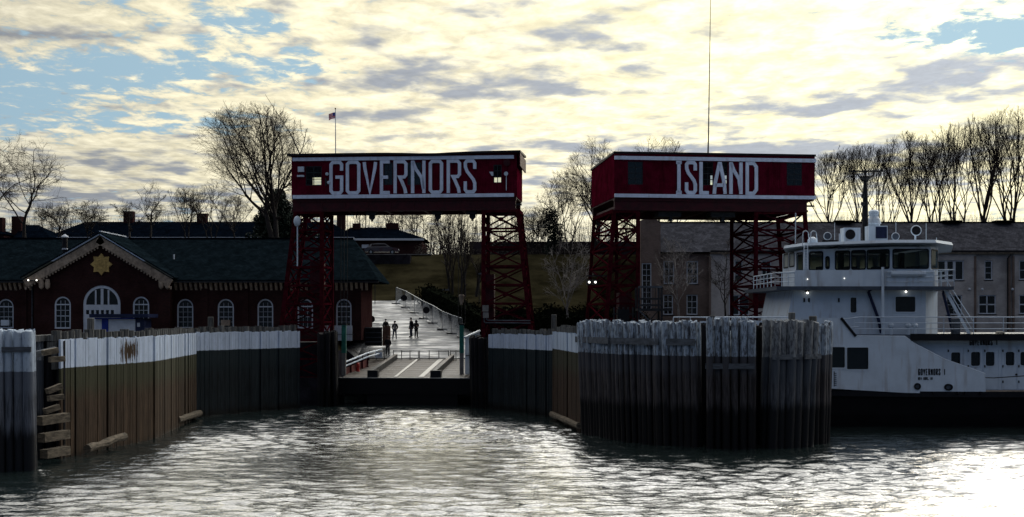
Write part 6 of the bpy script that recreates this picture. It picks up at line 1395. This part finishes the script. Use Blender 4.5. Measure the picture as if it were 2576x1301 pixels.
# scrub behind the walls and a far wood that reads as one mass
sc_ = []
rn = random.Random(4)
for k in range(46):
    px = rn.uniform(1040, 1490); sc_.append(((wx(px, 176), 176+rn.uniform(-2, 2), 15.2+rn.uniform(0, 1.2)), (1.2, 1, 1.0)))
leafmass('scrub', M_twig, sc_, .07, 9000, 'brown leafless scrub along the crest of the grass hill', 'scrub', kind='stuff', seed=12)
fw = MB(); rn = random.Random(8)
for k in range(4200):
    px = rn.uniform(-350, 2900); Y_ = rn.uniform(225, 260); x = wx(px, Y_); top = wz(rn.gauss(562, 8)-20*abs(math.sin(px*.011)), Y_); a = Vector((x, Y_, rn.uniform(14, 17)))
    b = Vector((x+rn.gauss(0, 1.2), Y_+rn.gauss(0, 1), top)); m_ = a.lerp(b, .5)+Vector((rn.gauss(0, .4), 0, 0)); fw.tube([a, m_, b], [.05, .03, .012], 3, cap=False)
    for _q in range(3):
        s0_ = a.lerp(b, rn.uniform(.35, .85)); fw.tube([s0_, s0_+Vector((rn.gauss(0, .9), rn.gauss(0, .5), rn.uniform(.3, 1.5)))], [.022, .01], 3, cap=False)
tag(fw.build('distant_wood', M_twig, kind='stuff'), 'thin far wood of bare stems closing the horizon', 'wood', kind='stuff')
# ------------------------------------------------------------------ people
def skinmesh(name, pts, edges, rad, m, parent, lv=1, root=0):
    me = bpy.data.meshes.new(name); off = ORG[parent.name]
    me.from_pydata([tuple(Vector(p)-off) for p in pts], edges, []); me.materials.append(m)
    o = bpy.data.objects.new(name, me); COL.objects.link(o); o.parent = parent; ORG[o.name] = off
    md = o.modifiers.new('skin', 'SKIN'); sv_ = me.skin_vertices[0].data
    for i, r_ in enumerate(rad): sv_[i].radius = (r_, r_) if not isinstance(r_, tuple) else r_
    sv_[root].use_root = True; md.use_smooth_shade = True
    s2 = o.modifiers.new('subdivision', 'SUBSURF'); s2.levels = lv; s2.render_levels = lv; return o
def person(x, y, face, label, top_m, leg_m, h=1.75, legs=(.12, -.12), step=0.0, arms='down', open_shirt=None, cap=None, hood=False, hair=(.02, .015, .012)):
    z = gz(x, y)+.04; o = thing('person', (x, y, z), label, 'person'); k = h/1.75; ca, sa = math.cos(face), math.sin(face)
    def tr(a, b, c): return Vector((x+(a*ca-b*sa)*k, y+(a*sa+b*ca)*k, z+c*k))     # a right, b forward
    J = {'pel': (0, 0, .94), 'wst': (0, 0, 1.08), 'chs': (0, .01, 1.30), 'nck': (0, .02, 1.46), 'hd0': (0, .04, 1.56), 'hd1': (0, .045, 1.68)}
    foot_ = {-1: (legs[1], -step), 1: (legs[0], step)}
    for s_ in (-1, 1):
        lx, ly = foot_[s_]
        J[f'hip{s_}'] = (s_*.09, 0, .90); J[f'kne{s_}'] = (s_*.09+(lx-s_*.09)*.5, ly*.5+.04, .50); J[f'ank{s_}'] = (lx, ly, .09); J[f'toe{s_}'] = (lx+s_*.02, ly+.17, .03)
        J[f'sho{s_}'] = (s_*.18, 0, 1.40)
        if arms == 'down': J[f'elb{s_}'] = (s_*.25, -.02, 1.12); J[f'wri{s_}'] = (s_*.27, .06, .88)
        elif arms == 'pockets': J[f'elb{s_}'] = (s_*.27, -.03, 1.14); J[f'wri{s_}'] = (s_*.21, .07, .97)
        else: J[f'elb{s_}'] = (s_*.26, .02, 1.14); J[f'wri{s_}'] = (s_*.08, .26, 1.18)
    names = list(J); P_ = [tr(*J[n_]) for n_ in names]; ix = {n_: i for i, n_ in enumerate(names)}
    E_ = [('pel', 'wst'), ('wst', 'chs'), ('chs', 'nck'), ('nck', 'hd0'), ('hd0', 'hd1')]
    for s_ in (-1, 1): E_ += [('pel', f'hip{s_}'), (f'hip{s_}', f'kne{s_}'), (f'kne{s_}', f'ank{s_}'), (f'ank{s_}', f'toe{s_}'), ('chs', f'sho{s_}'), (f'sho{s_}', f'elb{s_}'), (f'elb{s_}', f'wri{s_}')]
    E_ = [(ix[a], ix[b]) for a, b in E_]
    rd = {'pel': .13, 'wst': .12, 'chs': .145, 'nck': .055, 'hd0': .075, 'hd1': .085, 'hip': .09, 'kne': .058, 'ank': .04, 'toe': .035, 'sho': .06, 'elb': .042, 'wri': .030}
    RR = [rd[n_.rstrip('-1')] if n_.rstrip('-1') in rd else rd[n_] for n_ in names]
    RR = [r_*k for r_ in RR]
    # hands: palm and five bent fingers rooted at each wrist
    for s_ in (-1, 1):
        w = P_[ix[f'wri{s_}']]; e = P_[ix[f'elb{s_}']]; d = (w-e).normalized(); sd_ = d.cross(tr(0, 1, 0)-tr(0, 0, 0)).normalized(); fr_ = sd_.cross(d).normalized()
        pi_ = len(P_); P_.append(w+d*.08*k); RR.append(.032*k); E_.append((ix[f'wri{s_}'], pi_))
        for q, (oo, ll) in enumerate(((-.03, .07), (-.01, .08), (.012, .075), (.032, .058))):
            a_ = len(P_); P_.append(w+d*(.11*k)+fr_*oo*k); RR.append(.010*k); P_.append(w+d*(.11+ll*.8)*k+fr_*oo*k+sd_*.02*k); RR.append(.008*k); E_ += [(pi_, a_), (a_, a_+1)]
        a_ = len(P_); P_.append(w+d*.05*k+fr_*.055*k); RR.append(.011*k); P_.append(w+d*.10*k+fr_*.07*k); RR.append(.009*k); E_ += [(pi_, a_), (a_, a_+1)]
    skinmesh('body', P_, E_, RR, M_skin, o, 1, ix['pel'])
    def sub(nms, ed, grow_, nm, m): return skinmesh(nm, [P_[ix[n_]] for n_ in nms], [(nms.index(a), nms.index(b)) for a, b in ed], [RR[ix[n_]]+grow_*k for n_ in nms], m, o, 1, 0)
    tn = ['pel', 'wst', 'chs', 'nck']+[f'{q}{s_}' for s_ in (-1, 1) for q in ('sho', 'elb', 'wri')]
    te = [('pel', 'wst'), ('wst', 'chs'), ('chs', 'nck')]+[e for s_ in (-1, 1) for e in (('chs', f'sho{s_}'), (f'sho{s_}', f'elb{s_}'), (f'elb{s_}', f'wri{s_}'))]
    sub(tn, te, .042, 'jacket', top_m)
    ln_ = ['pel']+[f'{q}{s_}' for s_ in (-1, 1) for q in ('hip', 'kne', 'ank')]
    sub(ln_, [e for s_ in (-1, 1) for e in (('pel', f'hip{s_}'), (f'hip{s_}', f'kne{s_}'), (f'kne{s_}', f'ank{s_}'))], .028, 'trousers', leg_m)
    for s_ in (-1, 1): MB().tube([P_[ix[f'ank{s_}']]-(P_[ix[f'toe{s_}']]-P_[ix[f'ank{s_}']])*.3, P_[ix[f'toe{s_}']]], [.055*k, .045*k], 8).build('shoe', M_black, o)
    hc_ = tr(0, .045, 1.665); c_up = .02 if not hood else 0
    if hood: MB().ball(tr(0, .02, 1.63), .145*k, 12, 8, (1, 1, 1.15)).build('hood', top_m, o, smooth=True)
    elif cap: MB().ball(tr(0, .03, 1.72), .115*k, 12, 6, (1, 1.05, .6)).build('cap', cap, o, smooth=True); MB().beam(tr(-.07, .16, 1.71), tr(.07, .16, 1.71), .10*k, .015*k).build('cap_brim', cap, o)
    else: MB().ball(tr(0, .02, 1.69), .11*k, 12, 8, (1, 1.05, .95)).build('hair', mat('hair', hair, .7, .2, 8), o, smooth=True)
    for s_ in (-1, 1): MB().ball(tr(s_*.032, .135, 1.645), .011*k, 6, 4).build('eye', M_black, o)
    MB().ball(tr(0, .15, 1.615), .014*k, 6, 4, (1, 1, 1.5)).build('nose', M_skin, o); MB().box(tuple(tr(-.022, .13, 1.57)), tuple(tr(.022, .142, 1.58))).build('mouth', M_steelb, o)
    if open_shirt: 
        q = [tr(-.06, .165, 1.40), tr(.06, .165, 1.40), tr(.075, .165, .96), tr(-.075, .165, .96)]; q2 = [p-(tr(0, .04, 0)-tr(0, 0, 0)) for p in q]; MB().hexa(q2+q).build('shirt_front', open_shirt, o)
    return o
M_coat = mat('black_coat', (.010, .010, .013), .8, .3, 6); M_jean = mat('blue_jeans', (.022, .03, .06), .85, .3, 8); M_ltjean = mat('pale_jeans', (.10, .12, .16), .85, .2, 8); M_shirt = mat('pale_shirt', (.5, .5, .5), .8, .1, 5); M_greyt = mat('grey_trousers', (.04, .04, .045), .85, .3, 8)
def spot(px, Y): return wx(px, Y), Y
def face_cam(off=0): return R(180)+off
x, y = spot(975, 119.0); person(x, y, face_cam(.1), 'person in long black coat walking down to the ramp gates', M_coat, M_greyt, 1.76, step=.06, arms='pockets')
x, y = spot(993, 126.5); person(x, y, face_cam(-.15), 'person in open dark jacket over a pale shirt, standing alone', M_coat, M_ltjean, 1.74, legs=(.2, -.14), arms='pockets', open_shirt=M_shirt)
x, y = spot(1034.5, 127.6); person(x, y, face_cam(-1.0), 'taller of the standing pair, black jacket, jeans and flat cap', M_coat, M_jean, 1.86, arms='down', cap=M_black)
x, y = spot(1046.5, 127.2); person(x, y, face_cam(.5), 'shorter hooded person of the standing pair, holding something in both hands', M_coat, M_black, 1.70, arms='hold', hood=True)
x, y = spot(970, 127.8); person(x, y, face_cam(.2), 'person mostly hidden behind the brown board screen, head and shoulders showing', M_coat, M_greyt, 1.72, arms='down', cap=M_black)
# ------------------------------------------------------------------ lamps and small posts on the bank
for px, pyt, Yl, lb in ((943, 700, 150, 'thin dark lamp post right of the terminal eave'), (1113, 731, 148, 'low lamp post with pale head on the grass bank'), (1205, 690, 150, 'lamp post with pale head left of the right gantry leg')):
    x = wx(px, Yl); z = gz(x, Yl); o = thing('lamp_post', (x, Yl, z), lb, 'lamp post', 'lamp posts on the grass bank')
    MB().tube([(x, Yl, z-.1), (x, Yl, wz(pyt, Yl))], .05, 6).build('pole', M_dark, o); MB().beam((x-.1, Yl, wz(pyt, Yl)+.05), (x+.7, Yl, wz(pyt, Yl)+.1), .3, .16).build('lamp_head', M_wale if px != 943 else M_dark, o)
print('objects', len(bpy.data.objects), 'tris', sum(len(m.polygons) for m in bpy.data.meshes))
